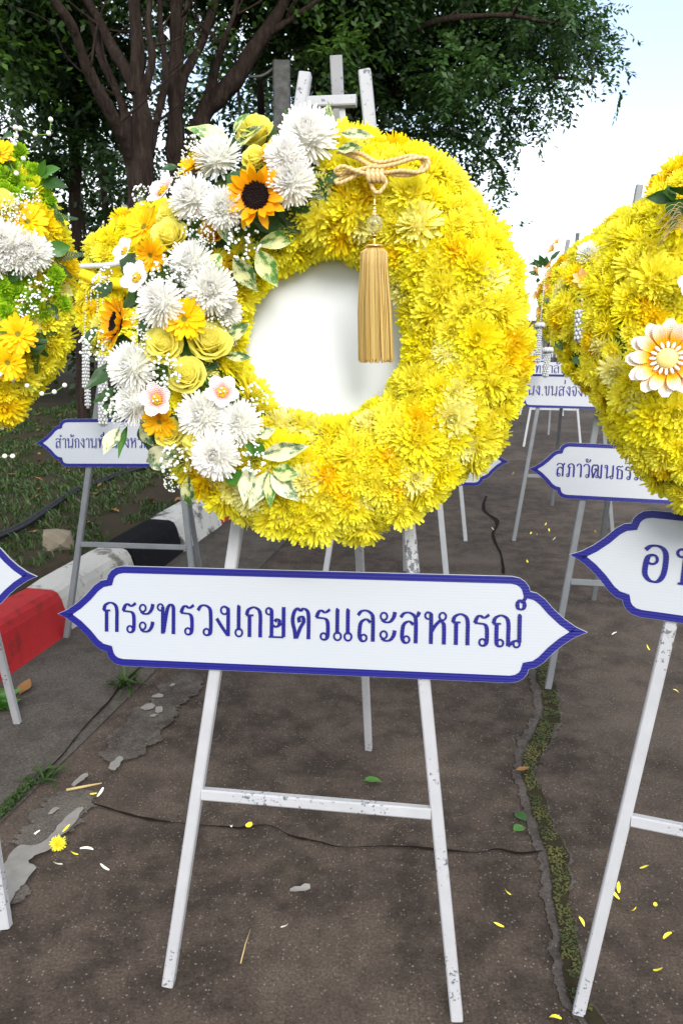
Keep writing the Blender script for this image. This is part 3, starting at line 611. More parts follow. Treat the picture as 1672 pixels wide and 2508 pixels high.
tree('multi_stem_tree', g1, [
    ('trunk', trunk1, .13, .072),
    ('limb', px([(336, 230), (340, 110), (323, -40), (300, -300)], Y1), .07, .03),
    ('limb', px([(338, 240), (300, 160, .2), (252, 71, .4), (205, -20, .6), (140, -220, .8)], Y1), .06, .03),
    ('limb', [g1 + Vector((-.05, -.05, 0))] + px([(335, 480), (322, 400), (285, 307, -.2), (219, 165, -.4), (181, 71, -.5), (120, -20, -.6), (40, -220, -.8)], Y1), .07, .03),
    ('limb', px([(330, 420), (290, 241, .3), (240, 120, .5), (215, 20, .6), (160, -200, .7)], Y1), .05, .025),
    ('limb', px([(352, 420), (378, 307, .2), (406, 187, .3), (400, 80, .4), (380, -160, .5)], Y1), .04, .02),
    ('limb', px([(345, 260), (372, 150), (365, 40), (390, -200)], Y1), .045, .02)],
    (*clumps([(40, -120, 150), (240, -200, 150), (420, -220, 150), (10, 40, 90), (120, -30, 60), (560, -190, 130), (400, 20, 22), (330, 45, 18), (470, 60, 20), (30, 150, 50)], Y1 + 1.3, .8, 1), 1900),
    'multi stemmed tree with dark brown trunks fanning upward, leftmost of the big trunks', seed=21, leaf=.085, per=12, slen=.4)
Y2 = 7.6; g2 = at_depth(434, 780, Y2); g2.z = .1
tree('slim_trunk_tree', g2, [
    ('trunk', [g2] + px([(434, 600), (433, 395), (428, 274), (425, 165), (428, 0), (440, -220)], Y2), .095, .05),
    ('limb', px([(428, 260), (439, 203), (494, 99, .2), (527, 0, .3), (570, -160, .5)], Y2), .06, .03),
    ('limb', px([(432, 250), (445, 140), (452, 40), (480, -150)], Y2), .03, .015)],
    (*clumps([(480, -200, 130), (640, -140, 110), (380, -160, 90), (540, 60, 25), (520, 130, 18)], Y2 + 1.0, .8, 2), 1000),
    'slim upright dark trunk with peeling bark beside the fanning trunks', seed=22, leaf=.085, per=12, slen=.4)
Y3 = 8.0; g3 = at_depth(455, 780, Y3); g3.z = .1
tree('leaning_trunk_tree', g3, [
    ('trunk', [g3] + px([(470, 500), (494, 296), (540, 235), (581, 187), (614, 132), (658, 71), (702, 0), (770, -140)], Y3), .12, .05),
    ('limb', px([(640, 95), (700, 55), (768, 5), (880, -90)], Y3), .035, .02),
    ('limb', px([(500, 300), (527, 165, .3), (560, 90, .4), (598, 0, .5), (640, -160, .6)], Y3), .05, .025),
    ('limb', px([(505, 290), (548, 110, -.3), (576, 33, -.3), (600, -100, -.3)], Y3), .03, .015)],
    (*clumps([(720, -120, 110), (860, -80, 140), (690, 50, 40), (650, 100, 26), (790, 40, 70), (820, 120, 50)], Y3 + .8, .7, 3), 1300),
    'pale brown trunk leaning right with forked branches behind the wreath', seed=23, leaf=.085, per=12, slen=.4)
Y4 = 9.5; g4 = at_depth(186, 775, Y4); g4.z = .1
tree('thin_tree', g4, [
    ('trunk', [g4] + px([(187, 581), (186, 351), (181, 247), (176, 120), (160, -60)], Y4), .075, .04),
    ('limb', px([(184, 330), (160, 270), (130, 215), (110, 120)], Y4), .03, .015), ('limb', px([(184, 340), (205, 270), (222, 200)], Y4), .03, .015)],
    (*clumps([(120, 240, 40), (215, 220, 50), (90, 100, 90), (200, 100, 90), (230, 330, 40), (100, 380, 50)], Y4, .5, 4), 900),
    'thin dark tree with a forked top, leftmost, above the left wreath', seed=24, matf='foliage_crown', leaf=.09, per=12, slen=.4)
# the big tree whose crown hangs over the road
Y5 = 10.0; g5 = at_depth(760, 780, Y5); g5.z = .1
CR = [(820, 40, 160), (950, 70, 170), (1080, 60, 150), (1200, 70, 130), (900, 190, 120), (1020, 190, 120), (1120, 200, 110), (1290, 40, 110), (1370, 80, 75), (1440, 60, 50), (1475, 110, 38), (1400, 20, 60), (1410, 165, 45), (1470, 205, 30), (1520, 222, 17), (1500, 78, 22), (1510, 160, 15), (1310, 170, 70), (1360, 235, 40), (1380, 275, 25), (1255, 255, 65), (1300, 305, 30), (1200, 300, 65), (1120, 300, 75), (1030, 290, 75), (1235, 355, 38), (1280, 355, 25), (1215, 395, 38), (1180, 430, 42), (1245, 425, 20), (1232, 475, 20), (1226, 505, 14), (1130, 380, 55), (1060, 370, 50), (880, 290, 70), (1150, -60, 150), (950, -90, 160), (1300, -60, 110), (1240, 560, 12), (1215, 540, 16)]
tree('spreading_tree', g5, [
    ('trunk', [g5] + px([(765, 500), (775, 330), (800, 200), (830, 60), (850, -150)], Y5), .2, .09),
    ('limb', px([(790, 330), (900, 250, .2), (1000, 215, .3), (1100, 205, .3), (1210, 215, .2), (1330, 190, 0), (1450, 200, 0)], Y5), .075, .012),
    ('limb', px([(800, 200), (930, 110, -.4), (1080, 50, -.6), (1250, 40, -.7), (1420, 70, -.7)], Y5), .07, .012),
    ('limb', px([(790, 330), (900, 330, .5), (1020, 330, .7), (1130, 340, .8), (1220, 400, .8), (1235, 480, .8)], Y5), .05, .01),
    ('limb', px([(820, 120), (950, 0, .3), (1150, -60, .5)], Y5), .06, .02)],
    (*clumps(CR, Y5, .9, 5), 3500), 'large spreading tree whose drooping leafy crown hangs over the road on the right', seed=25, matf='foliage_crown', leaf=.075, per=14, slen=.36, droop=.55)

# the wood behind: one dark mass of trunks, crowns and undergrowth
rr = random.Random(31); C = []; Rr = []
for k in range(150):
    y = rr.uniform(11.5, 22); u = rr.uniform(-900, 1120); v = rr.uniform(-500, 640)
    if u > 880 and v > 300 and rr.random() < .5: continue
    if 95 < u < 190 and 150 < v < 340: continue
    if 60 < u < 175 and 330 < v < 420 and rr.random() < .6: continue
    if v > -10 and u > 980: continue
    C.append(at_depth(u, v, y)); Rr.append(rr.uniform(.55, 1.15))
for k in range(60):
    y = rr.uniform(11.5, 19); u = rr.uniform(-900, 1000); v = rr.uniform(560, 780); C.append(at_depth(u, v, y)); Rr.append(rr.uniform(.6, 1.0))
V, T = sprigs(C, Rr, 9500, np.random.default_rng(5), leaf=.12, droop=.35, per=12, slen=.5)
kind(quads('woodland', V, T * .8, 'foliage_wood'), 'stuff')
mb = MB()
for k in range(26):
    y = rr.uniform(11, 20); b = at_depth(rr.uniform(-700, 900), 780, y); b.z = .1; lean = Vector((rr.uniform(-.5, .5), 0, 6)); pts = [b, b + lean * .35 + Vector((rr.uniform(-.15, .15), 0, 0)), b + lean * .7, b + lean * 1.2]
    r0 = rr.uniform(.05, .13); mb.tube(knobbly(pts, 4, .04, k), taper(13, r0, r0 * .5), 7)
kind(mb.obj('woodland_trunks', 'bark'), 'stuff')

# weathered concrete post by the trees
Yp = 8.2; a = at_depth(688, 780, Yp); top = at_depth(690, 152, Yp); w = .098
root = empty('concrete_post', Matrix.Translation((a.x, a.y, .1))); tag(root, 'grey lichen spotted concrete post standing among the trees', 'post')
mb = MB(); mb.beam((0, 0, 0), (top.x - a.x, 0, top.z - .1), .16, .14, (0, -1, 0), .08); mb.obj('shaft', 'post_mat', root, False)
wp = [at_depth(590, 187, Yp - .2), at_depth(640, 186, Yp - .1), at_depth(672, 165, Yp)]; mb = MB(); mb.tube([p - Vector((a.x, a.y, .1)) for p in spline(wp, 6)], .012, 6); mb.obj('wire', 'post_mat', root)

# ================================================================== THE STANDS, BOARDS AND WREATHS
def stand(name, O, yaw, mat, label, lean=12, fw=.596, tw=.117, stop=1.856, tube=.0238, back=(.02, .97), group=None, top=True):
    M = Matrix.Translation((O[0], O[1], 0)) @ Matrix.Rotation(R(yaw), 4, 'Z'); root = empty(name, M)
    tag(root, label, 'stand', group); L = R(lean); bar = .27 if 'legs show' in label else .41; S = lambda a, s, n=0: (a, s * math.sin(L) - n * math.cos(L), s * math.cos(L) + n * math.sin(L))
    for sg in (-1, 1): MB().beam(S(sg * fw / 2, 0), S(sg * tw / 2, stop), tube).obj('leg', mat, root, False)
    bt = S(-.003, stop - .05, -.045); bt = (bt[0], bt[1], bt[2] + .10)
    MB().beam((back[0], back[1], 0), bt, tube * .95).obj('back_leg', mat, root, False)
    wd = lambda s: fw / 2 + (tw - fw) / 2 * s / stop
    s = bar; MB().beam(S(-wd(s) + tube * .5, s, .002), S(wd(s) - tube * .5, s, .002), tube * .95, tube * .85, (0, -1, .2)).obj('crossbar', mat, root, False)
    s = 1.13; MB().beam(S(-wd(s) + tube * .5, s, .002), S(wd(s) - tube * .5, s, .002), tube * .95, tube * .85, (0, -1, .2)).obj('crossbar', mat, root, False)
    if top:
        s = stop - .055; MB().beam(S(-wd(s) + tube * .4, s, .0), S(wd(s) - tube * .9, s - .002, .004), tube * .85, tube * .7, (0, -1, .2)).obj('top_bar', mat, root, False)
        MB().beam(S(.012, stop - .045, -.006), S(.035, stop - .21, .012), tube * .5, tube * .15, (0, -1, .2)).obj('tie_strip', mat, root, False)
    PM = M @ Matrix.Rotation(math.pi / 2 - L, 4, 'X')
    return PM      # plane of the two front legs: X across, Y up along the legs, Z toward the viewer
G = 'easel stands of the front row'
PM_main = stand('wreath_stand', (-.066, 1.306), -7.94, 'paint_white', 'white chipped metal easel stand in the centre carrying the main wreath')
PM_right = stand('wreath_stand', (.754, 1.176), -20, 'paint_white', 'white metal easel stand cut off by the right edge in front', back=(.02, 1.0))
PM_left = stand('wreath_stand', (-1.064, 1.50), 1.0, 'paint_white', 'white metal easel stand cut off by the left edge', back=(-.03, .93))
PM_r2r = stand('wreath_stand', (1.065, 2.63), -10, 'paint_steel', 'grey steel easel stand behind the right front board', back=(.0, 1.03))
PM_r3r = stand('wreath_stand', (1.367, 4.64), -11, 'paint_steel', 'grey steel easel stand in the third row on the right', back=(.0, 1.03))
PM_r4r = stand('wreath_stand', (2.265, 8.34), -11, 'paint_white_b', 'small white easel stand far back on the right, nearer of the two')
PM_r5r = stand('wreath_stand', (2.86, 11.2), -11, 'paint_white_b', 'farthest white easel stand on the right')
PM_r2l = stand('wreath_stand', (-.90, 3.14), -6, 'paint_steel', 'grey steel easel stand straddling the kerb on the left')
PM_r2m = stand('wreath_stand', (.18, 3.15), -9, 'paint_white_b', 'white easel stand whose legs show between the main wreath and its board')
PM_r3m = stand('wreath_stand', (.48, 4.74), -9, 'paint_white_b', 'white easel stand third in line behind the main wreath')

# ---- lettering: Thai looped letters drawn with a broad pen (x, y in letter heights)
def circ(cx, cy, r): return ('o', cx, cy, r)
ARCH = [(.02, .70), (.07, .87), (.26, .96), (.44, .88), (.50, .70), (.50, .35), (.50, 0)]
BEAK = [(.0, .69), (.13, .70), (.26, .70)]
GL = {
 'ก': (.60, [ARCH, BEAK, [(.12, .69), (.12, 0)]]),
 'ร': (.54, [[(.04, .70), (.10, .86), (.20, .93), (.34, .87), (.50, .97)], [(.03, .70), (.2, .69), (.36, .66), (.43, .52), (.43, .14), (.37, .03), (.29, .0)], circ(.29, .11, .10)]),
 'ะ': (.58, [circ(.13, .81, .11), [(.06, .71), (.18, .63), (.34, .65), (.46, .79), (.50, .96)], circ(.13, .23, .11), [(.06, .13), (.18, .05), (.34, .07), (.46, .21), (.50, .38)]]),
 'ท': (.70, [circ(.10, .86, .10), [(.19, .88), (.19, 0)], [(.22, .05), (.33, .70), (.40, .90), (.49, .96), (.57, .88), (.58, .7), (.58, 0)]]),
 'ว': (.58, [[(.02, .80), (.12, .94), (.28, .97), (.44, .87), (.48, .65), (.48, .14), (.42, .03), (.33, 0)], circ(.33, .11, .10)]),
 'ง': (.58, [circ(.29, .83, .12), [(.29, .95), (.40, .90), (.43, .78), (.43, 0)], [(.41, .04), (.22, .28), (.02, .56)]]),
 'เ': (.34, [[(.15, 1.0), (.13, .9), (.13, .2)], circ(.14, .13, .12)]),
 'ษ': (.78, [circ(.10, .85, .10), [(.10, .95), (.18, .90), (.20, .75), (.20, .03)], [(.10, .03), (.62, .03)], [(.62, 1.0), (.62, .04)], [(.32, .52), (.38, .60), (.47, .56), (.46, .42), (.35, .36), (.26, .40)], [(.45, .42), (.60, .46)]]),
 'ต': (.70, [[(.13, 0), (.10, .25), (.03, .55), (.07, .83), (.19, .97), (.30, .90), (.40, .97), (.53, .90), (.58, .7), (.58, 0)], [(.16, .02), (.30, .36), (.41, .55), (.37, .71), (.25, .66), (.27, .53)]]),
 'แ': (.70, [[(.15, 1.0), (.13, .9), (.13, .2)], circ(.14, .13, .12), [(.51, 1.0), (.49, .9), (.49, .2)], circ(.50, .13, .12)]),
 'ล': (.66, [[(.02, .82), (.14, .95), (.32, .97), (.49, .86), (.53, .66), (.53, 0)], [(.45, .60), (.30, .70), (.13, .60), (.08, .38), (.08, .14), (.15, .02), (.22, .0)], circ(.22, .11, .10)]),
 'ส': (.72, [[(.02, .80), (.14, .93), (.32, .95), (.49, .84), (.53, .64), (.53, 0)], [(.45, .58), (.30, .68), (.13, .58), (.08, .36), (.08, .14), (.15, .02), (.22, .0)], circ(.22, .11, .10), [(.47, .82), (.58, .86), (.64, .99)]]),
 'ห': (.78, [circ(.10, .88, .10), [(.10, .98), (.18, .94), (.20, .8), (.20, 0)], [(.21, .38), (.34, .58), (.50, .74)], circ(.58, .87, .11), [(.50, .74), (.60, .66), (.63, .5), (.63, 0)]]),
 'ณ': (.98, [ARCH[:-1] + [(.50, .02)], BEAK, [(.12, .69), (.12, .14), (.17, .03), (.24, 0)], circ(.24, .11, .10), [(.50, .02), (.66, .16), (.76, .2)], circ(.77, .10, .10), [(.88, 1.0), (.86, .9), (.86, .14)]]),
 '์': (0, [[(-.20, 1.38), (-.28, 1.44), (-.36, 1.34), (-.33, 1.19), (-.20, 1.17), (-.13, 1.28), (-.17, 1.42)], [(-.20, 1.42), (-.13, 1.48), (-.06, 1.62)]]),
 'ำ': (.48, [circ(-.22, 1.22, .09), [(.02, .80), (.12, .95), (.28, .95), (.37, .75), (.37, 0)]]),
 'า': (.48, [[(.02, .80), (.12, .95), (.28, .95), (.37, .75), (.37, 0)]]),
 'น': (.80, [circ(.10, .87, .10), [(.10, .97), (.18, .93), (.20, .8), (.20, 0)], [(.20, .05), (.40, .14), (.56, .2)], circ(.60, .10, .10), [(.68, .98), (.68, .14)]]),
 'ั': (0, [circ(-.42, 1.28, .08), [(-.48, 1.20), (-.36, 1.13), (-.20, 1.18), (-.12, 1.34)]]),
 'ภ': (.70, [circ(.12, .11, .10), [(.12, 0), (.20, .05), (.22, .2), (.22, .69)], [(x + .1, y) for x, y in BEAK], [(x + .1, y) for x, y in ARCH]]),
 'ฒ': (.92, [[(.13, 0), (.10, .25), (.03, .55), (.07, .83), (.19, .97), (.30, .90), (.40, .97), (.51, .88), (.53, .7), (.53, .2)], [(.16, .02), (.28, .36), (.38, .55), (.34, .68), (.24, .62)], circ(.46, .11, .09), [(.53, .2), (.66, .06), (.78, .0)], [(.80, 1.0), (.80, 0)]]),
 'ธ': (.62, [[(.04, .72), (.10, .88), (.22, .94), (.36, .88), (.54, .97)], [(.03, .72), (.30, .69), (.46, .62), (.50, .48), (.50, .04)], [(.14, .68), (.14, .04)], [(.10, .04), (.52, .04)]]),
 'ม': (.74, [circ(.10, .87, .10), [(.10, .97), (.18, .93), (.20, .8), (.20, .14)], circ(.12, .11, .10), [(.20, .18), (.44, .08), (.60, .0)], [(.60, 1.0), (.60, 0)]]),
 'จ': (.60, [[(.02, .82), (.13, .95), (.33, .96), (.47, .80), (.48, .35), (.40, .05), (.28, .03), (.20, .2), (.20, .55)], circ(.12, .52, .09)]),
 'ข': (.62, [circ(.10, .84, .10), [(.10, .94), (.20, .90), (.20, .72), (.22, .25), (.30, .03), (.44, .05), (.50, .25), (.50, 1.0)]]),
 'ด': (.66, [[(.13, 0), (.10, .3), (.04, .6), (.12, .88), (.32, .97), (.50, .86), (.55, .65), (.55, 0)], circ(.26, .46, .09)]),
 'ช': (.66, [circ(.10, .84, .10), [(.10, .94), (.20, .90), (.20, .72), (.22, .25), (.30, .03), (.44, .05), (.50, .25), (.50, .75)], [(.46, .72), (.56, .82), (.62, .98)]]),
 'ย': (.66, [circ(.12, .86, .10), [(.12, .76), (.05, .68), (.16, .6), (.16, .2), (.24, .03), (.44, .03), (.52, .2), (.52, 1.0)]]),
 'ิ': (0, [[(-.50, 1.14), (-.42, 1.30), (-.25, 1.34), (-.10, 1.14)], [(-.50, 1.14), (-.10, 1.14)]]),
 'ี': (0, [[(-.50, 1.14), (-.42, 1.30), (-.25, 1.34), (-.10, 1.14)], [(-.50, 1.14), (-.10, 1.14)], [(-.12, 1.14), (-.12, 1.46)]]),
 'ุ': (0, [[(-.20, -.12), (-.12, -.12), (-.12, -.36)]]),
 '่': (0, [[(-.16, 1.62), (-.17, 1.20)]]), '.': (.28, [circ(.12, .05, .04)]),
 'อ': (.66, [[(.02, .84), (.14, .96), (.34, .97), (.49, .82), (.52, .5), (.49, .2), (.38, .02), (.20, .02), (.07, .18), (.06, .45), (.10, .66), (.2, .72)], circ(.20, .60, .12)]),
 'บ': (.74, [circ(.10, .86, .10), [(.10, .96), (.19, .92), (.20, .8), (.20, .04)], [(.08, .04), (.62, .04)], [(.60, 1.0), (.60, .04)]]),
 ' ': (.3, [])}
def glyph(mb, strokes, x0, y0, h, z, wx=.066, wy=.030, sx=1.0):
    for si, st in enumerate(strokes):
        if st[0] == 'o':
            n = 20; c = [Vector((st[1] + st[3] * math.cos(6.2832 * i / n), st[2] + st[3] * 1.05 * math.sin(6.2832 * i / n), 0)) for i in range(n + 1)]; a_, b_ = min(wx, .036), min(wy, .030)
            if st[3] < .05: c = [Vector((st[1] + .02 * math.cos(6.2832 * i / n), st[2] + .02 * math.sin(6.2832 * i / n), 0)) for i in range(n + 1)]; a_ = b_ = .055
        else:
            c = spline([Vector((*p, 0)) for p in st], 5 if len(st) > 2 else 1); a_, b_ = wx, wy
        vs = []; zz = z + .00012 * si
        for i, p in enumerate(c):
            if st[0] == 'o': d = Vector((-math.sin(6.2832 * i / n), math.cos(6.2832 * i / n), 0))
            else: d = (c[min(i + 1, len(c) - 1)] - c[max(i - 1, 0)]).normalized()
            nn = Vector((-d.y, d.x, 0)); hw = math.sqrt((a_ * nn.x) ** 2 + (b_ * nn.y) ** 2)
            for s in (1, -1): q = p + nn * hw * s; vs.append((x0 + q.x * h * sx * .86 + .02 * h, y0 + q.y * h, zz))
        mb.add(vs, [(2 * i, 2 * i + 1, 2 * i + 3, 2 * i + 2) for i in range(len(c) - 1)])
def write(root, text, x0, y0, h, width=None, z=.0034, bold=1.0):
    tot = sum(GL[c][0] for c in text) * h; sx = (width / tot) if width else 1.0; x = x0; cur = None
    for c in text:
        adv, st = GL[c]
        if c == ' ': x += adv * h * sx; continue
        mb = MB(); glyph(mb, st, x, y0, h, z, .066 * bold, .030 * bold, sx); mb.obj('letter', 'print_blue', root, False); x += adv * h * sx
END = [(0, 0), (.022, .010), (.044, .025), (.064, .043), (.082, .063), (.097, .074), (.110, .077), (.1125, .086), (.120, .096), (.131, .103), (.146, .106)]
def inset(P, d):
    n = len(P); out = []
    for i in range(n):
        a, b, c = P[i - 1], P[i], P[(i + 1) % n]; e1 = (b - a).normalized(); e2 = (c - b).normalized(); n1 = Vector((-e1.y, e1.x)); n2 = Vector((-e2.y, e2.x)); m = (n1 + n2)
        m = m.normalized() if m.length > 1e-6 else n1; k = max(m.dot(n1), .42); out.append(b + m * d / k)
    return out
def board(PM, tip, side, label, L=1.06, H=.206, roll=0.0, z=.019, texts=(), bw=.0145, border=True, category='name board'):
    t = on_frame(PM, tip[0], tip[1], z); k = H / .212
    c = Vector((t.x, t.y, z)) + Matrix.Rotation(R(roll), 3, 'Z') @ Vector((side * L / 2, 0, 0))
    M = PM @ Matrix.Translation(c) @ Matrix.Rotation(R(roll), 4, 'Z'); root = empty('name_board', M); tag(root, label, category)
    E_ = [(x * k, y * k) for x, y in END]; hl = L / 2
    out = [Vector((-hl + x, -y)) for x, y in E_] + [Vector((hl - x, -y)) for x, y in reversed(E_)] + [Vector((hl - x, y)) for x, y in E_[1:]] + [Vector((-hl + x, y)) for x, y in reversed(E_[1:])]
    n = len(out); mb = MB(); mb.add([(p.x, p.y, 0.0) for p in out] + [(p.x, p.y, -.005) for p in out], [tuple(range(n)), tuple(range(2 * n - 1, n - 1, -1))] + [(i, n + i, n + (i + 1) % n, (i + 1) % n) for i in range(n)])
    mb.obj('panel', 'board_white', root, False)
    o1, o2 = inset(out, .0007), inset(out, bw); mb = MB(); mb.add([(p.x, p.y, .0012) for p in o1] + [(p.x, p.y, .0012) for p in o2], [(i, (i + 1) % n, n + (i + 1) % n, n + i) for i in range(n)]); mb.obj('border', 'print_blue', root, False)
    for (txt, x0, y0, h, w) in texts: write(root, txt, x0, y0, h, w, z=.0016)
    return root, M
rt, MBM = board(PM_main, (142, 1503), 1, 'long white board lettered in blue Thai under the main wreath, shown whole', L=1.062, roll=1.0,
      texts=[('กระทรวงเกษตรและสหกรณ์', -.432, -.033, .0625, .852)])
board(PM_right, (1393, 1358), 1, 'white board with two visible large Thai letters, cut by the right edge', L=1.06, roll=-1.5, texts=[('อบจ.', -.395, -.032, .070, .20)])
board(PM_left, (92, 1412), -1, 'white board tip with blue border cut by the left edge', L=1.06, roll=-1.0)
board(PM_r2r, (1293, 1148), 1, 'white board of the second row half hidden by the right front wreath', L=1.06, roll=-1, texts=[('สภาวัฒนธรรมจังหวัด', -.43, -.022, .050, None)])
board(PM_r3r, (1240, 955), 1, 'white third row board with blue Thai letters between the two front wreaths', L=1.06, roll=-.5, texts=[('สนง.ขนส่งจังหวัด', -.447, -.028, .060, None)])
board(PM_r4r, (1248, 906), 1, 'small far white board showing just above the third row board', L=1.06, texts=[('วิทยาลัยชุมชน', -.33, -.03, .085, .70)])
board(PM_r5r, (1236, 874), 1, 'smallest farthest white board on the right', L=1.06, texts=[('สนง.กกต.จังหวัด', -.36, -.03, .085, .74)])
board(PM_r2l, (88, 1085), 1, 'white board over the verge on the left behind the hanging variegated leaves', L=1.06, roll=1.0, texts=[('สำนักงานที่ดินจังหวัด', -.44, -.022, .0425, None)])
board(PM_r2m, (1247, 1131), -1, 'white board whose right tip peeps out below the main wreath', L=1.06, roll=1.0)

# ---- wreaths
class Wreath:
    def __init__(s, PM, uv, label, Rm=.264, rw=.097, rd=.085, z0=.075, seed=0, n=280, size=.036, skip=None, disc=True, gold=.2, thmin=None):
        c = on_frame(PM, *uv, z0); s.M = PM @ Matrix.Translation((c.x, c.y, .012)); s.Mi = s.M.inverted(); s.Rm, s.rw, s.rd, s.z0 = Rm, rw, rd, z0; s.rr = random.Random(seed)
        s.root = tag(empty('flower_wreath', s.M), label, 'wreath')
        mb = MB(); U, Vn = 40, 14; vs = []
        for i in range(U):
            th = 6.2832 * i / U
            for j in range(Vn):
                ph = 6.2832 * j / Vn; r = Rm + (rw - .004) * math.sin(ph); vs.append((r * math.cos(th), r * math.sin(th), max(z0 + (rd - .004) * math.cos(ph), .002)))
        mb.add(vs, [(i * Vn + j, i * Vn + (j + 1) % Vn, ((i + 1) % U) * Vn + (j + 1) % Vn, ((i + 1) % U) * Vn + j) for i in range(U) for j in range(Vn)]); mb.obj('foam_ring', 'foam', s.root)
        if disc:
            mb = MB(); mb.lathe([(Rm - .02, .004), (Rm - .02, .026), (Rm - .03, .028), (.01, .028)], 48); mb.obj('centre_disc', 'white_disc', s.root, False)
        s.mums(n, size, skip)
    def surf(s, x, y):
        r = math.hypot(x, y); sn = (r - s.Rm) / s.rw; e = Vector((x / r, y / r, 0)) if r > 1e-6 else Vector((0, 0, 0))
        if abs(sn) >= .98: return s.z0, (e * (1 if sn > 0 else -1) + Vector((0, 0, .25))).normalized()
        cs = math.sqrt(1 - sn * sn); return s.z0 + s.rd * cs, (e * (sn / s.rw) + Vector((0, 0, cs / s.rd))).normalized()
    def hit(s, u, v, h=.03):
        p = on_frame(s.M, u, v, .14)
        for _ in range(4): z, n = s.surf(p.x, p.y); p = on_frame(s.M, u, v, z + h)
        return p, s.surf(p.x, p.y)[1]
    def pxm(s, p): return (s.M @ p - _C).dot(_F) / FPX       # metres per photograph pixel there
    def mums(s, n, size, skip):
        rr = s.rr; pts = []; tries = 0; dmin = size * 1.05
        while len(pts) < n and tries < 60000:
            tries += 1; th = rr.random() * 6.2832; ph = R(rr.uniform(-118, 118)); r = s.Rm + s.rw * math.sin(ph)
            if rr.random() > r / (s.Rm + s.rw): continue
            p = Vector((r * math.cos(th), r * math.sin(th), s.z0 + s.rd * math.cos(ph)))
            if tries > 9000: dmin = size * .82
            if any((p - q).length_squared < dmin * dmin for q, _ in pts): continue
            e = Vector((math.cos(th), math.sin(th), 0)); N = (e * (math.sin(ph) / s.rw) + Vector((0, 0, math.cos(ph) / s.rd))).normalized()
            if skip and skip(p): continue
            pts.append((p, N))
        pts.sort(key=lambda q: -(q[1].z + .25 * (abs((s.M @ q[0]).x) < .72)))
        rest = MB()
        for i, (p, N) in enumerate(pts):
            N2 = (N + Vector((rr.uniform(-.35, .35), rr.uniform(-.35, .35), rr.uniform(-.1, .3)))).normalized(); k = size * rr.choice((.72, .85, .95, 1.0, 1.1, 1.2, 1.36)) * rr.uniform(.94, 1.06)
            Mx = place(p - N * .010, N2, k, rr.random() * 6.28)
            if i < 290: link('chrysanthemum', rr.choice(YEL), s.root, Mx)
            else:
                for lay, (m_, el, L, c) in enumerate(((18, 5, 1, 0), (16, 26, .9, .2), (11, 52, .68, .3))):
                    for j in range(m_): rest.petal(Mx @ pm(6.2832 * (j + .5 * lay + rr.uniform(-.3, .3)) / m_, R(el + rr.uniform(-9, 9)), .06, .12 + .05 * lay), L * rr.uniform(.85, 1.1), .22, STRAP, c, .4)
        if rest.v: kind(rest.obj('chrysanthemum_bed', 'mum_yellow', s.root), 'stuff')
    def flower(s, u, v, rpx, fn, h=.03, tilt=(0, 0), front=.6, spin=None, **kw):
        p, n = s.hit(u, v, h); N = (n * (1 - front) + Vector((0, 0, front)) + Vector((tilt[0], tilt[1], 0))).normalized()
        return fn(s.root, place(p, N, rpx * s.pxm(p), s.rr.random() * 6.28 if spin is None else spin), **kw)
    def leaf(s, b, t, wpx, mat, h=(.03, .055), var=None, name='leaf', roll=0.0):
        B, n = s.hit(*b, h[0]); T = s.hit(*t, h[1])[0]; X = T - B; L = X.length; X.normalize(); N = (n * .4 + Vector((0, 0, 1)) + Vector((s.rr.uniform(-.3, .3), s.rr.uniform(-.3, .3), 0))).normalized()
        Yv = N.cross(X).normalized(); Z = X.cross(Yv); w = wpx * s.pxm(B)
        M = Matrix((( X.x * L, Yv.x * w, Z.x * L * .6, B.x), (X.y * L, Yv.y * w, Z.y * L * .6, B.y), (X.z * L, Yv.z * w, Z.z * L * .6, B.z), (0, 0, 0, 1)))
        me = FERN if name == 'fern_leaf' else (LEAVES[mat][var] if var is not None else s.rr.choice(LEAVES[mat])); return link(name, me, s.root, M)
def white(p, M): return link('white_chrysanthemum', random.choice(WHT), p, M)
def green(p, M): return link('button_chrysanthemum', random.choice(GRN), p, M)
def breath(p, M): return link('baby_breath', random.choice(BREATH), p, M)
def peach(p, M):
    d = link('peach_flower', PEAD, p, M)
    for k in range(6): link('petal', PEAP[k % 2], d, pm(1.047 * k, R(38), .06, 0))
    return d

# main wreath: arrangement read off the photograph
A = lambda x, y: (200 + .3571 * x, 250 + .3571 * y)
B_ = lambda x, y: (200 + .3571 * x, 650 + .3571 * y)
WH = [(543, 405, 60), (480, 494, 56), (548, 512, 50), (757, 352, 72), (716, 450, 60), (700, 392, 50), (474, 652, 55), (514, 712, 62), (402, 745, 58), (556, 765, 34), (334, 903, 60), (345, 990, 52), (503, 1018, 60), (590, 1040, 54), (532, 1112, 60)]
SF = [(627, 481, 74, (0, 0)), (288, 793, 66, (-.55, .1))]
GB = [(355, 557, 58, (-.1, .1), 'gerbera_yellow'), (474, 404, 50, (-.5, .3), 'gerbera_yellow'), (452, 782, 58, (0, 0), 'gerbera_yellow'), (392, 1032, 50, (-.1, -.5), 'orange_petal'), (370, 625, 46, (-.1, -.6), 'orange_petal')]
RO = [(628, 340, 40, 'y'), (627, 396, 28, 'y'), (677, 386, 31, 'o'), (421, 590, 40, 'y'), (427, 534, 32, 'y'), (518, 576, 27, 'o'), (405, 850, 43, 'y'), (510, 848, 46, 'y'), (463, 926, 41, 'y'), (422, 1064, 33, 'y'), (493, 1082, 34, 'y')]
BF = [(404, 471, 53, 'p', (-.35, .3)), (387, 978, 51, 'p', (0, -.1)), (545, 962, 50, 'p', (.1, .1)), (338, 682, 49, 'w', (-.2, .1)), (309, 617, 40, 'w', (-.3, .2))]
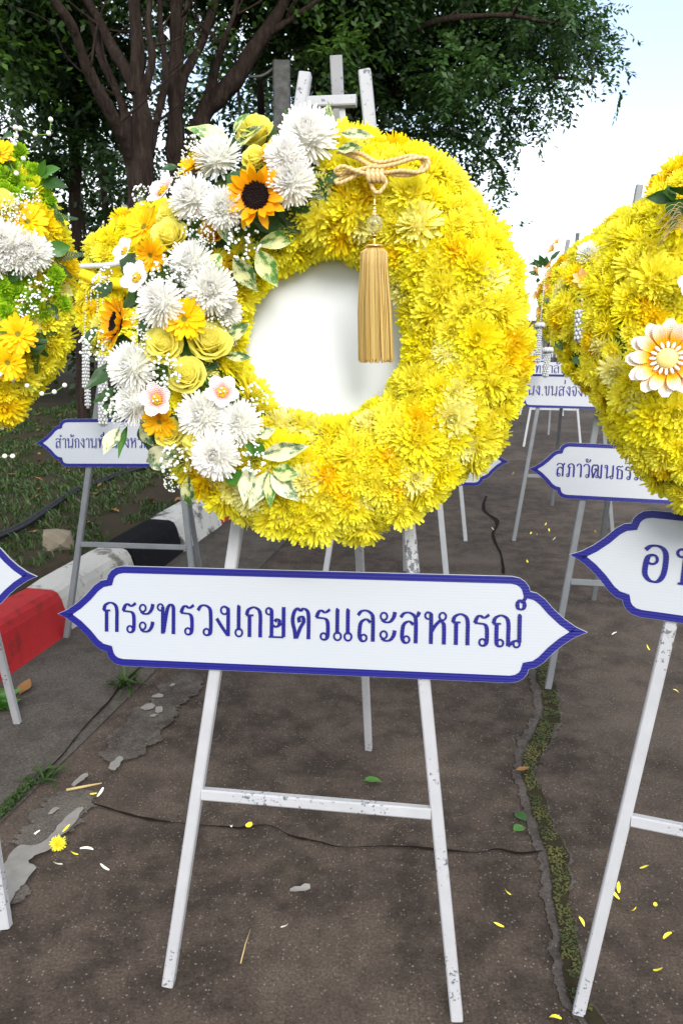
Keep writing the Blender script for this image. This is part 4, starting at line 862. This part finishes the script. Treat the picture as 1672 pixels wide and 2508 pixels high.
cov = [(u, v, r) for u, v, r in WH] + [(g[0], g[1], g[2]) for g in SF] + [(g[0], g[1], g[2]) for g in GB] + [(g[0], g[1], g[2]) for g in RO] + [(g[0], g[1], g[2]) for g in BF] + [(430, 690, 60), (470, 580, 50), (330, 860, 45), (620, 560, 55), (560, 600, 40), (300, 950, 45), (690, 540, 35), (440, 850, 60), (560, 340, 45), (420, 930, 40), (360, 830, 40), (300, 700, 40)]
main = None
def skip_main(p):
    q = WM @ p; d = q - _C; z = d.dot(_F); u = 836 + FPX * d.x / z; v = 1254 - FPX * d.dot(_U) / z
    return any((u - a) ** 2 + (v - b) ** 2 < (r * 1.08) ** 2 for a, b, r in cov)
c0 = on_frame(PM_main, 794, 834, .075); WM = PM_main @ Matrix.Translation((c0.x, c0.y, .012))
main = Wreath(PM_main, (794, 834), 'big yellow chrysanthemum wreath in the centre with sunflowers, roses and a gold tassel', seed=3, n=470, size=.0325, skip=skip_main)
w = main
for i, (u, v, r) in enumerate(WH): w.flower(u, v, r, white, .022 + .012 * (i % 3), (w.rr.uniform(-.2, .2), w.rr.uniform(-.2, .2)))
for i, (u, v, r, t) in enumerate(SF): w.flower(u, v, r, sunflower, .06, t, .75, seed=i)
for i, (u, v, r, t, m_) in enumerate(GB): w.flower(u, v, r, gerbera, .05, t, .75, mats=m_, seed=i)
for i, (u, v, r, m_) in enumerate(RO): w.flower(u, v, r, rose, .016, (w.rr.uniform(-.3, .3), w.rr.uniform(.05, .4)), .7, mat='rose_yellow' if m_ == 'y' else 'rose_orange', seed=i)
for i, (u, v, r, m_, t) in enumerate(BF): w.flower(u, v, r, bead_flower, .068, t, .8, petal=BPINK if m_ == 'p' else BWHITE, seed=i)
LV = [((565, 352), (456, 310), 50, 'leaf_var'), ((572, 328), (605, 273), 30, 'leaf_var'), ((575, 356), (652, 312), 42, 'leaf_var_dark'), ((806, 345), (806, 256), 34, 'leaf_var_dark'), ((832, 326), (928, 346), 30, 'leaf_var_pale'), ((826, 366), (895, 366), 30, 'leaf_var_dark'),
      ((630, 600), (738, 574), 42, 'leaf_var'), ((630, 612), (680, 704), 54, 'leaf_var'), ((572, 632), (632, 714), 54, 'leaf_var_dark'), ((540, 622), (498, 680), 44, 'leaf_var'), ((536, 520), (567, 604), 40, 'leaf_var_dark'), ((552, 834), (613, 790), 36, 'leaf_var_dark'), ((552, 872), (618, 876), 26, 'leaf_var_dark'),
      ((630, 1068), (678, 1050), 32, 'leaf_var_pale'), ((640, 1116), (757, 1092), 46, 'leaf_var_pale'), ((668, 1152), (744, 1166), 44, 'leaf_var'), ((664, 1162), (732, 1228), 46, 'leaf_var_pale'), ((660, 1160), (662, 1246), 28, 'leaf_var'), ((655, 1156), (612, 1248), 50, 'leaf_var_pale'), ((612, 1136), (598, 1238), 46, 'leaf_var_pale'),
      ((434, 1108), (346, 1136), 62, 'leaf_var_pale'), ((462, 1166), (460, 1248), 34, 'leaf_var_dark'), ((346, 1036), (376, 1094), 38, 'leaf_var_dark'), ((292, 1048), (256, 1118), 46, 'leaf_var_pale'), ((312, 1044), (294, 1128), 22, 'leaf_mid'),
      ((650, 1108), (600, 1090), 40, 'leaf_mid'), ((572, 1150), (580, 1195), 50, 'leaf_mid')]
for b, t, wd, m_ in LV: w.leaf(b, t, wd, m_, (.035, .06))
DL = [((835, 402), (887, 368), 40), ((760, 440), (800, 490), 46), ((790, 430), (842, 440), 36), ((690, 500), (735, 575), 60), ((660, 520), (690, 600), 60), ((620, 540), (700, 560), 50), ((560, 640), (640, 660), 60), ((540, 690), (600, 660), 50), ((440, 830), (470, 900), 50), ((470, 560), (520, 640), 50), ((300, 880), (250, 905), 30), ((290, 890), (210, 958), 42), ((280, 950), (246, 988), 34), ((275, 690), (250, 730), 30), ((340, 740), (300, 720), 60), ((330, 840), (280, 860), 60), ((450, 1000), (446, 1040), 44), ((300, 920), (330, 860), 60),
      ((420, 640), (360, 700), 60), ((350, 770), (390, 820), 60), ((480, 880), (540, 900), 50), ((440, 930), (400, 880), 50), ((455, 960), (480, 1000), 50), ((360, 1060), (400, 1110), 50), ((560, 560), (600, 520), 50), ((600, 420), (560, 470), 60), ((420, 500), (450, 560), 50), ((660, 350), (690, 320), 36), ((720, 480), (760, 520), 60), ((330, 620), (300, 670), 50), ((480, 720), (440, 700), 70), ((240, 800), (205, 850), 30), ((560, 380), (600, 330), 50), ((350, 1040), (352, 1090), 30), ((380, 690), (330, 760), 60), ((410, 790), (350, 800), 60)]
for b, t, wd in DL: w.leaf(b, t, wd, 'leaf_dark', (.008, .018))
for k in range(70):
    u, v, r = w.rr.choice(cov); a = w.rr.random() * 6.28; u += math.cos(a) * r * .8; v += math.sin(a) * r * .8; a2 = a + w.rr.uniform(-.8, .8); ln = w.rr.uniform(34, 60)
    if math.hypot(u - 794, v - 838) < 250: continue
    w.leaf((u, v), (u + math.cos(a2) * ln, v + math.sin(a2) * ln), ln * .55, w.rr.choice(('leaf_dark', 'leaf_dark', 'leaf_mid')), (-.004, .012))
BR = [(593, 592, 44), (482, 560, 34), (490, 357, 34), (352, 478, 26), (418, 672, 46), (440, 690, 36), (352, 785, 30), (350, 836, 28), (414, 910, 44), (296, 990, 44), (238, 850, 40), (530, 792, 34), (560, 824, 26), (615, 978, 40), (440, 1130, 46), (618, 1124, 40), (718, 312, 24), (470, 380, 26), (500, 470, 24), (260, 690, 34), (510, 585, 22), (425, 1180, 24), (446, 430, 20), (300, 1010, 34)]
for u, v, r in BR: w.flower(u, v, r, breath, .045, (w.rr.uniform(-.3, .3), w.rr.uniform(-.3, .3)), .7)

# gold cord and tassel hanging on the main wreath
ZT = .195; Q = lambda x, y, z=ZT: on_frame(main.M, 700 + .3273 * x, 130 + .3273 * y, z)
org = Q(670, 910); TM = main.M @ Matrix.Translation(org); tas = tag(empty('gold_tassel', TM), 'gold tassel on a looped gold cord hanging over the white centre', 'tassel')
def ropex(name, pts, rad, seg=10):
    S = spline([Q(x, y, ZT + (z or 0)) - org for x, y, z in pts], 12); L = 0; acc = [0]
    for i in range(1, len(S)): acc.append(acc[-1] + (S[i] - S[i - 1]).length)
    return MB().tube(S, rad, seg, t=lambda i, k: .5 + .5 * math.sin(acc[i] / rad * 2.6 + k * 6.2832 / seg * 2)).obj(name, 'cord_gold', tas)
rad = .0035
ropex('cord', [(390, 740, -.01), (560, 755, .0), (680, 815, .008), (800, 800, .012), (930, 770, .014), (1010, 790, .014), (1025, 840, .012), (960, 905, .012), (820, 910, .01), (700, 880, .008)], rad)
ropex('cord', [(420, 745, -.012), (540, 790, .0), (660, 850, .012), (800, 835, .02), (950, 790, .024), (1045, 785, .022), (1065, 830, .02), (1010, 890, .02), (860, 880, .018), (720, 900, .012)], rad)
ropex('cord', [(700, 905, .018), (610, 905, .018), (520, 880, .016), (430, 848, .014), (375, 870, .012), (380, 900, .006), (450, 890, .004), (560, 870, .006), (680, 840, .014)], rad)
ropex('cord', [(690, 890, .01), (560, 905, .006), (470, 945, .006), (395, 975, .004), (375, 955, -.002), (430, 930, -.004), (560, 890, .0)], rad)
ropex('cord', [(690, 930, .018), (730, 930, .02), (745, 975, .02), (700, 1040, .02), (660, 1030, .02), (632, 960, .02), (640, 910, .018)], rad)
for k in range(4): ropex('knot_turn', [(615 + 34 * k, 880, .016), (612 + 34 * k, 905, .030), (622 + 34 * k, 945, .030), (632 + 34 * k, 965, .014)], rad * 1.15)
Mt = (main.M @ Matrix.Translation(org)).inverted()
T0 = main.M @ Q(664, 1036, ZT + .02)          # foot of the loop; the tassel hangs plumb from here
mpp = (T0 - _C).dot(_F) / FPX * .3273
def hang(y): return T0 + Vector((0, 0, -1)) * ((y - 1045) * mpp * 1.0)
up3 = Mt.to_3x3() @ Vector((0, 0, 1)); qz = up3.to_track_quat('Z', 'Y').to_matrix().to_4x4()
def tl(y): return Matrix.Translation(Mt @ hang(y)) @ qz
u_ = mpp
link('thread', MB().tube([(0, 0, 0), (0, 0, -60 * u_)], .0006, 5).mesh('thread', 'cord_gold'), tas, tl(1045))
link('finial', MB().lathe([(r * u_, z * u_) for r, z in ((10, 0), (36, -2), (38, 4), (20, 12), (14, 40), (18, 46), (12, 52), (8, 64), (20, 70), (20, 74), (8, 80), (7, 92), (10, 104), (4, 116), (2, 120))], 18).mesh('finial', 'gold_metal'), tas, tl(1212))
link('glass_bead', MB().lathe([(66 * u_ * math.sin(a), 62 * u_ * math.cos(a)) for a in [math.pi * (1 - (i + .4) / 14.8) for i in range(15)]], 12).mesh('glass_bead', 'glass_bead'), tas, tl(1275))
link('neck', MB().lathe([(r * u_, z * u_) for r, z in ((80, -78), (82, -66), (66, -60), (40, -42), (18, -26), (14, -14), (26, -8), (24, 0), (34, 6), (10, 8))], 20).mesh('neck', 'gold_metal'), tas, tl(1362))
rr = random.Random(6); mb = MB()
for k in range(620):
    a = rr.random() * 6.2832; q = math.sqrt(rr.uniform(.55, 1)); r0 = 80 * u_ * q; r1 = r0 * 1.62; Lf = (830 + rr.uniform(-26, 12)) * u_
    x0, y0 = math.cos(a), math.sin(a); j = rr.uniform(-.06, .06); tone = rr.random() ** .7
    pts = [(x0 * r0 * .8, y0 * r0 * .8, 14 * u_), (x0 * r0 * 1.28, y0 * r0 * 1.28, -16 * u_), (x0 * r0 * 1.34, y0 * r0 * 1.34, -120 * u_), (x0 * r1 - 8 * u_ + j * r0, y0 * r1 + j * r0 * .5, -Lf * .55), (x0 * r1 * 1.04 - 22 * u_ + j * r0 * 1.6, y0 * r1 * 1.06, -Lf)]
    mb.tube(pts, .0008, 3, t=lambda i, kk: tone, cap=False)
mb.lathe([(84 * u_, -Lf * .9), (88 * u_, -100 * u_), (70 * u_, 8 * u_)], 14, .15)
link('fringe', mb.mesh('fringe', 'fringe_gold'), tas, tl(1462))

# left front wreath
Lw = lambda x, y: (.3616 * x, 280 + .3616 * y)
left = Wreath(PM_left, (-250, 704), 'yellow wreath with green button flowers cut by the left edge', seed=5, n=480, size=.0325)
w = left
for x, y in ((130, 265), (150, 370), (230, 400), (100, 455), (210, 490), (280, 480), (40, 530), (160, 540), (290, 570), (20, 420), (320, 600), (180, 1090), (330, 1060), (130, 1190), (20, 1160), (50, 1340), (300, 1355), (415, 1290), (180, 1350), (350, 1170), (230, 1250), (60, 1250), (100, 560), (70, 350), (-60, 480), (-60, 1200), (380, 1100)): w.flower(*Lw(x, y), 24, green, .012 + .006 * (x % 3), (w.rr.uniform(-.2, .2), w.rr.uniform(-.2, .2)))
for i, (x, y, r, t) in enumerate(((190, 730, 54, (.1, .2)), (125, 1490, 53, (0, .1)), (55, 1680, 50, (0, -.2)), (0, 270, 44, (-.2, .3)), (-120, 900, 50, (0, 0)), (-200, 1450, 50, (0, 0)))): w.flower(*Lw(x, y), r, gerbera, .05, t, .75, seed=40 + i)
for x, y, r in ((60, 900, 58), (215, 945, 50), (-60, 980, 58), (130, 990, 46), (-150, 700, 50)): w.flower(*Lw(x, y), r, white, .03)
for x, y in ((5, 650), (-120, 600)): w.flower(*Lw(x, y), 40, rose, .02, seed=x)
for b, t, wd, m_ in (((270, 430), (400, 350), 34, 'leaf_mid'), ((280, 470), (455, 480), 34, 'leaf_dark'), ((270, 420), (320, 300), 24, 'leaf_mid'), ((310, 930), (490, 890), 40, 'leaf_mid'), ((60, 1120), (140, 1060), 30, 'leaf_dark'), ((30, 1440), (-40, 1470), 40, 'leaf_mid'), ((0, 390), (80, 360), 30, 'leaf_dark'), ((20, 160), (90, 130), 24, 'leaf_dark'), ((320, 1280), (400, 1390), 30, 'leaf_dark'), ((240, 1550), (310, 1480), 34, 'leaf_dark'), ((180, 1620), (330, 1530), 40, 'leaf_dark')): w.leaf(Lw(*b), Lw(*t), wd, m_, (.035, .06))
for b, t, wd in (((330, 690), (530, 710), 60), ((340, 960), (570, 950), 70), ((370, 1010), (490, 1110), 60), ((230, 1560), (250, 1760), 60), ((220, 1560), (330, 1640), 60), ((330, 1260), (360, 1450), 50), ((350, 600), (440, 760), 40), ((280, 1480), (390, 1480), 44)): w.leaf(Lw(*b), Lw(*t), wd, None, (.03, .05), name='fern_leaf')
for x, y, r in ((270, 1180, 32), (190, 1300, 30), (120, 640, 34), (210, 560, 24), (80, 690, 24)): w.flower(*Lw(x, y), r, breath, .05)
def pearl_string(w, pts, label):
    P = [w.hit(*Lw(x, y), .07)[0] for x, y in pts]; S = spline(P, 6); MB().tube(S, .0012, 5).obj('pearl_wire', 'stem_green', w.root)
    for p in P: link('pearl', PEARLM, w.root, Matrix.Translation(p) @ Matrix.Diagonal((.0050,) * 3 + (1,)))
pearl_string(w, [(100, 200), (112, 145), (108, 88), (140, 95), (240, 133), (332, 128), (345, 35)], '')
pearl_string(w, [(58, 308), (112, 400), (160, 300)], ''); pearl_string(w, [(-20, 1770), (0, 1762), (90, 1800), (185, 1838), (285, 1892), (370, 1880), (440, 1835)], ''); pearl_string(w, [(-40, 2340), (35, 2315), (88, 2315)], '')

# right front wreath
Rw = lambda x, y: (1250 + .3826 * x, 350 + .3826 * y)
right = Wreath(PM_right, (1990, 800), 'yellow wreath with an orange beaded daisy cut by the right edge', seed=8, n=490, size=.0325)
w = right
w.flower(*Rw(1000, 1385), 100, bead_daisy, .06, (-.1, 0), .75, spin=.2)
w.flower(*Rw(1150, 905), 42, bead_flower, .06, petal=BWHITE, seed=2)
for b, t, wd in (((1060, 350), (860, 350), 34), ((1060, 330), (960, 320), 40), ((1040, 360), (1055, 490), 40), ((1080, 330), (1110, 270), 60), ((1075, 360), (1120, 470), 50)): w.leaf(Rw(*b), Rw(*t), wd, 'leaf_dark', (.03, .06))
mb = MB()
for k in range(14):
    rr = random.Random(k); b = w.hit(*Rw(1120, 420 + 12 * k), .03)[0]; t = w.hit(*Rw(900 + rr.uniform(0, 120), 480 + 14 * k), .08)[0]; m_ = (b + t) / 2 + Vector((0, .01, .02)); mb.tube(spline([b, m_, t], 5), .0007, 3)
mb.obj('dry_grass_spray', 'straw', w.root)
for b, t in (((1060, 480), (1020, 560)), ((1040, 420), (980, 470))): w.leaf(Rw(*b), Rw(*t), 18, 'leaf_mid')

# second and third rows
r2r = Wreath(PM_r2r, (1625, 768), 'yellow wreath with a peach flower just left of the right front wreath', seed=12, n=230, size=.040)
w = r2r
w.flower(*Rw(465, 880), 32, peach, .02, (-.4, .3)); w.flower(*Rw(500, 720), 30, white, .0)
for b, t in (((290, 1260), (330, 1330)), ((400, 1370), (440, 1420)), ((460, 960), (440, 1000))): w.leaf(Rw(*b), Rw(*t), 18, 'leaf_dark', (.02, .05))
r3r = Wreath(PM_r3r, (1478, 742), 'small yellow wreath edged with peach flowers in the third row', seed=13, n=190, size=.042)
w = r3r
for x, y, r in ((270, 690, 20), (170, 830, 20), (250, 790, 20), (255, 850, 16), (195, 930, 16), (170, 980, 16), (195, 1085, 17), (235, 930, 14), (300, 640, 14)): w.flower(*Rw(x, y), r, peach, .03, (-.5, .2), .5, seed=None) if False else w.flower(*Rw(x, y), r, peach, .03, (-.5, .2), .5)
for b, t, wd in (((215, 790), (180, 710), 16), ((210, 780), (110, 770), 14), ((220, 790), (230, 720), 14), ((200, 800), (140, 740), 14), ((180, 850), (110, 820), 14), ((250, 760), (320, 680), 12), ((240, 990), (225, 1030), 14), ((160, 880), (190, 880), 12), ((260, 820), (300, 830), 12), ((160, 1210), (140, 1260), 12), ((300, 1240), (290, 1310), 16)): w.leaf(Rw(*b), Rw(*t), wd, 'leaf_dark', (.03, .05))
Wreath(PM_r4r, (1408, 772), 'far yellow wreath in the fourth row on the right', seed=14, n=120, size=.05)
Wreath(PM_r5r, (1380, 772), 'farthest yellow wreath on the right', seed=15, n=110, size=.05)
r2l = Wreath(PM_r2l, (412, 724), 'yellow wreath behind the main wreath on the left with white cords', seed=16, n=200, size=.042)
Wreath(PM_r2m, (960, 790), 'yellow wreath standing directly behind the main wreath', seed=17, n=130, size=.048)
Wreath(PM_r3m, (1085, 785), 'yellow wreath third in line behind the main wreath', seed=18, n=110, size=.05)

# white flower garlands
def garland(M, strings, tassels, label, cross=None):
    root = tag(empty('jasmine_garland', M), label, 'garland'); Mi = M.inverted()
    for (u, v0, v1, z) in strings:
        mb = MB(); a = on_frame(M, u[0], v0, z); b = on_frame(M, u[1], v1, z); n = max(4, int((b - a).length / .011))
        for i in range(n): mb.ball(a + (b - a) * (i / n), .0045, ICO1, .5, (1, 1.2, 1))
        mb.obj('flower_string', 'cord_white', root)
    for (u0, v0, u1, v1, r, z) in tassels:
        mb = MB(); a = on_frame(M, u0, v0, z); b = on_frame(M, u1, v1, z); d = b - a; n = max(4, int(d.length / .013)); e1 = d.normalized().orthogonal(); e2 = e1.cross(d.normalized())
        for i in range(n):
            for k in range(7): an = k * .8976 + i * .45; mb.ball(a + d * (i / n) + (e1 * math.cos(an) + e2 * math.sin(an)) * r * .75, r * .42, ICO1, .5, (1, 1.6, 1))
        mb.tube([a, b], r * .7, 8); mb.obj('flower_tassel', 'cord_white', root)
    return root
gM = r2l.M
gl = garland(gM, [((212, 208), 725, 835, .17), ((224, 222), 715, 760, .17), ((240, 238), 722, 790, .17), ((252, 250), 735, 880, .17)], [(211, 832, 211, 955, .011, .17), (215, 950, 216, 1000, .009, .17), (252, 875, 253, 1045, .014, .17)], 'white flower garland with long tassels hanging left of the main wreath')
cord = [on_frame(gM, u, v, z) for u, v, z in ((150, 655, .17), (205, 652, .19), (260, 650, .20), (300, 643, .2), (345, 630, .19))]; mb = MB(); mb.tube(spline(cord, 8), .011, 10); mb.obj('cord', 'cord_white', gl)
roll = [on_frame(gM, u, v, z) for u, v, z in ((150, 660, .17), (205, 672, .18), (250, 690, .18), (310, 696, .18))]; mb = MB(); mb.tube(spline(roll, 8), .022, 12); mb.obj('flower_roll', 'yellow_roll', gl)
garland(r3r.M, [((1335, 1322), 660, 790, .2), ((1353, 1346), 768, 850, .2)], [(1320, 798, 1316, 890, .011, .2), (1341, 865, 1334, 925, .013, .2), (1321, 796, 1321, 799, .022, .2), (1340, 857, 1340, 860, .024, .2)], 'pair of thin white tassels hanging before the third row wreath')
garland(r2r.M, [((1424, 1421), 725, 770, .2)], [(1421, 765, 1418, 840, .014, .2)], 'short white and green flower tassel under the peach flower')

# ================================================================== SMALL THINGS ON THE GROUND
PET = [one_petal('fallen_petal', 'petal_fallen', 1, .34, POINT, c, .4) for c in (-.9, .6, 1.2)]; PEW = [one_petal('fallen_petal', 'petal_pale', 1, .30, STRAP, c, .4) for c in (-.6, .8)]
c4 = lambda x, y: (900 + .4923 * x, 1650 + .4923 * y); c3 = lambda x, y: (.4464 * x, 1650 + .4464 * y); c8 = lambda x, y: (1100 + .3826 * x, 850 + .3826 * y)
yel = [c4(*p) for p in ((712, 1100), (677, 1260), (1248, 1090), (1250, 1122), (1310, 1178), (1430, 1138), (1050, 1210), (1352, 968), (1510, 1288), (1418, 1475), (962, 1718), (1420, 70), (1518, 78))] + [c3(*p) for p in ((495, 660), (345, 868), (432, 992))] + [c8(*p) for p in ((470, 1208), (525, 1185), (610, 1140), (640, 1180), (935, 1190), (790, 1255), (500, 1380), (1280, 1940), (400, 815))]
pal = [c3(*p) for p in ((535, 675), (222, 860), (440, 960), (345, 1045), (600, 1078), (1540, 1390), (1270, 842))] + [c8(*p) for p in ((560, 1205), (660, 1235), (285, 1170), (1070, 1825))]
rr = random.Random(12)
Y_LAB = {0: 'yellow petal left of the mossy crack, upper of two', 1: 'yellow petal left of the mossy crack, lower of two', 10: 'yellow petal by the foot of the right front leg', 6: 'yellow petal just right of the mossy crack', 13: 'yellow petal beside the brown twig', 14: 'yellow petal just behind the fallen yellow blossom', 15: 'tiny yellow petal in front of the fallen yellow blossom', 9: 'single yellow petal low down at the right edge', 8: 'curled yellow petal touching the right edge', 23: 'yellow petal lying under the right front board', 22: 'pale yellow petal on the road just left of the right board tip', 24: 'yellow fleck beside the board tip below the main wreath', 7: 'yellow petal right of the right front leg, topmost'}
P_LAB = {0: 'white petal beside the brown twig', 1: 'white petal left of the worn line', 2: 'white petal right of the fallen yellow blossom', 3: 'small white petal in front of the fallen yellow blossom', 4: 'white petal on the bare pavement left of the front leg', 5: 'white petal between the front legs', 6: 'white speck in the long pavement crack', 10: 'white fleck on the road under the right board'}
for lst, me, labs, lab, grp in ((yel, PET, Y_LAB, None, None), (pal, PEW, P_LAB, 'pale petal scattered on the road behind the main board', 'pale petals scattered behind')):
    for k, (u, v) in enumerate(lst):
        p = on_ground(u, v, .012); L = rr.uniform(.022, .034); o = link('fallen_petal', rr.choice(me), None); o.matrix_world = Matrix.Translation(p) @ Matrix.Rotation(rr.random() * 6.28, 4, 'Z') @ Matrix.Rotation(rr.uniform(-.3, .1), 4, 'Y') @ Matrix.Diagonal((L, L, L, 1))
        if k in labs: tag(o, labs[k], 'petal')
        elif lab: tag(o, lab, 'petal', grp)
        elif v > 1600: tag(o, 'yellow petal scattered just right of the right front leg', 'petal', 'yellow petals by the right leg')
        else: tag(o, 'yellow petal scattered on the road behind the boards', 'petal', 'yellow petals scattered behind')
p = on_ground(*c3(322, 930), .012); o = link('fallen_flower', YEL[1], None); o.matrix_world = Matrix.Translation(p) @ Matrix.Rotation(1.2, 4, 'X') @ Matrix.Diagonal((.02, .02, .02, 1)); tag(o, 'crumpled yellow blossom fallen beside the worn white line', 'flower')
p = on_ground(*c3(1348, 833), .01); o = link('fallen_bud', radial('bud', [(7, 60, 1, .2, 0, .6), (6, 75, .9, .1, 0, .4)], 'petal_fallen', .7, .5, 3), None); o.matrix_world = Matrix.Translation(p) @ Matrix.Rotation(1.3, 4, 'Y') @ Matrix.Diagonal((.014, .014, .018, 1)); tag(o, 'small yellow bud lying in the pavement crack', 'bud')
def ground_leaf(b, t, wd, mat, label, z=.012):
    B = on_ground(*b, z); T = on_ground(*t, z); X = T - B; L = X.length; X.normalize(); Yv = Vector((0, 0, 1)).cross(X); o = link('fallen_leaf', (LEAVES.get(mat) or [leaf_mesh(mat, .9, .3, 3)])[0], None)
    o.matrix_world = Matrix(((X.x * L, Yv.x * wd, 0, B.x), (X.y * L, Yv.y * wd, 0, B.y), (0, 0, L * .6, B.z), (0, 0, 0, 1))); return tag(o, label, 'leaf')
ground_leaf((890, 1912), (938, 1910), .030, 'leaf_mid', 'single green leaf lying on the pavement behind the crossbar')
ground_leaf((1262, 1886), (1300, 1884), .022, 'dry_leaf', 'brown dead leaf lying across the mossy crack')
ground_leaf((1262, 1990), (1288, 2008), .035, 'leaf_dark', 'dark green leaf fallen beside the mossy crack, upper of two')
ground_leaf((1258, 2036), (1286, 2020), .030, 'leaf_mid', 'light green leaf fallen beside the mossy crack, lower of two')
ground_leaf((50, 1700), (76, 1668), .05, 'dry_leaf', 'brown dry leaf at the foot of the red kerb')
a, b = on_ground(*c3(1320, 1590), .008), on_ground(*c3(1375, 1400), .02); tag(MB().tube([a, (a + b) / 2 + Vector((0, 0, .006)), b], [.0016, .0014, .0006], 5).obj('straw', 'straw'), 'dry straw stalk lying on the pavement between the front legs', 'straw')
a, b = on_ground(*c3(365, 638), .012), on_ground(*c3(560, 600), .012); tag(MB().tube([a, (a + b) / 2, b], [.004, .004, .002], 6).obj('twig', 'straw'), 'brown twig lying by the worn white line', 'twig')
mb = MB(); mb.petal(Matrix.Identity(4), .05, .018, [.5, .9, .7, 1, .6], .3, .6, .5); o = mb.obj('paper_scrap', 'paint_grey'); o.matrix_world = Matrix.Translation(on_ground(710, 2182, .012)); tag(o, 'crumpled grey paper scrap on the pavement below the crossbar', 'paper')
def tuft(u, v, n, L, wd, mat, label, z=.005, spread=.03, el=(15, 75)):
    rr = random.Random(n); p = on_ground(u, v, z); mb = MB()
    for k in range(n): mb.petal(Matrix.Translation((rr.uniform(-spread, spread), rr.uniform(-spread, spread), 0)) @ pm(rr.random() * 6.28, R(rr.uniform(*el)), 0), L * rr.uniform(.5, 1.1), wd * rr.uniform(.6, 1.2), LEAF, -rr.uniform(.3, 1.3), .4, 0, rr.random() * .5, .5 + rr.random() * .5)
    o = mb.obj('weed', mat); o.matrix_world = Matrix.Translation(p); return tag(o, label, 'weed')
tuft(107, 1905, 26, .085, .011, 'grass_mat', 'grass tuft growing from the gutter joint at lower left')
tuft(306, 1680, 34, .10, .014, 'grass_mat', 'leafy weed growing from the gutter joint below the board')
tuft(15, 1730, 22, .09, .045, 'leaf_mid', 'broad leaved weed at the foot of the kerb, left edge')
mb = MB(); rr = random.Random(17)
for k in range(900):
    q = rr.random(); u = -20 + 100 * q; v = 2008 - 92 * q; p = on_ground(u + rr.uniform(-14, 14) * (1 - .5 * q), v + rr.uniform(-8, 8), .008); L = rr.uniform(.006, .014); mb.petal(Matrix.Translation(p) @ pm(rr.random() * 6.28, R(rr.uniform(20, 70)), 0), L, L * .5, POINT, -.5, .3, 0, rr.random(), rr.random())
kind(mb.obj('joint_moss', 'grass_mat', road), 'stuff')
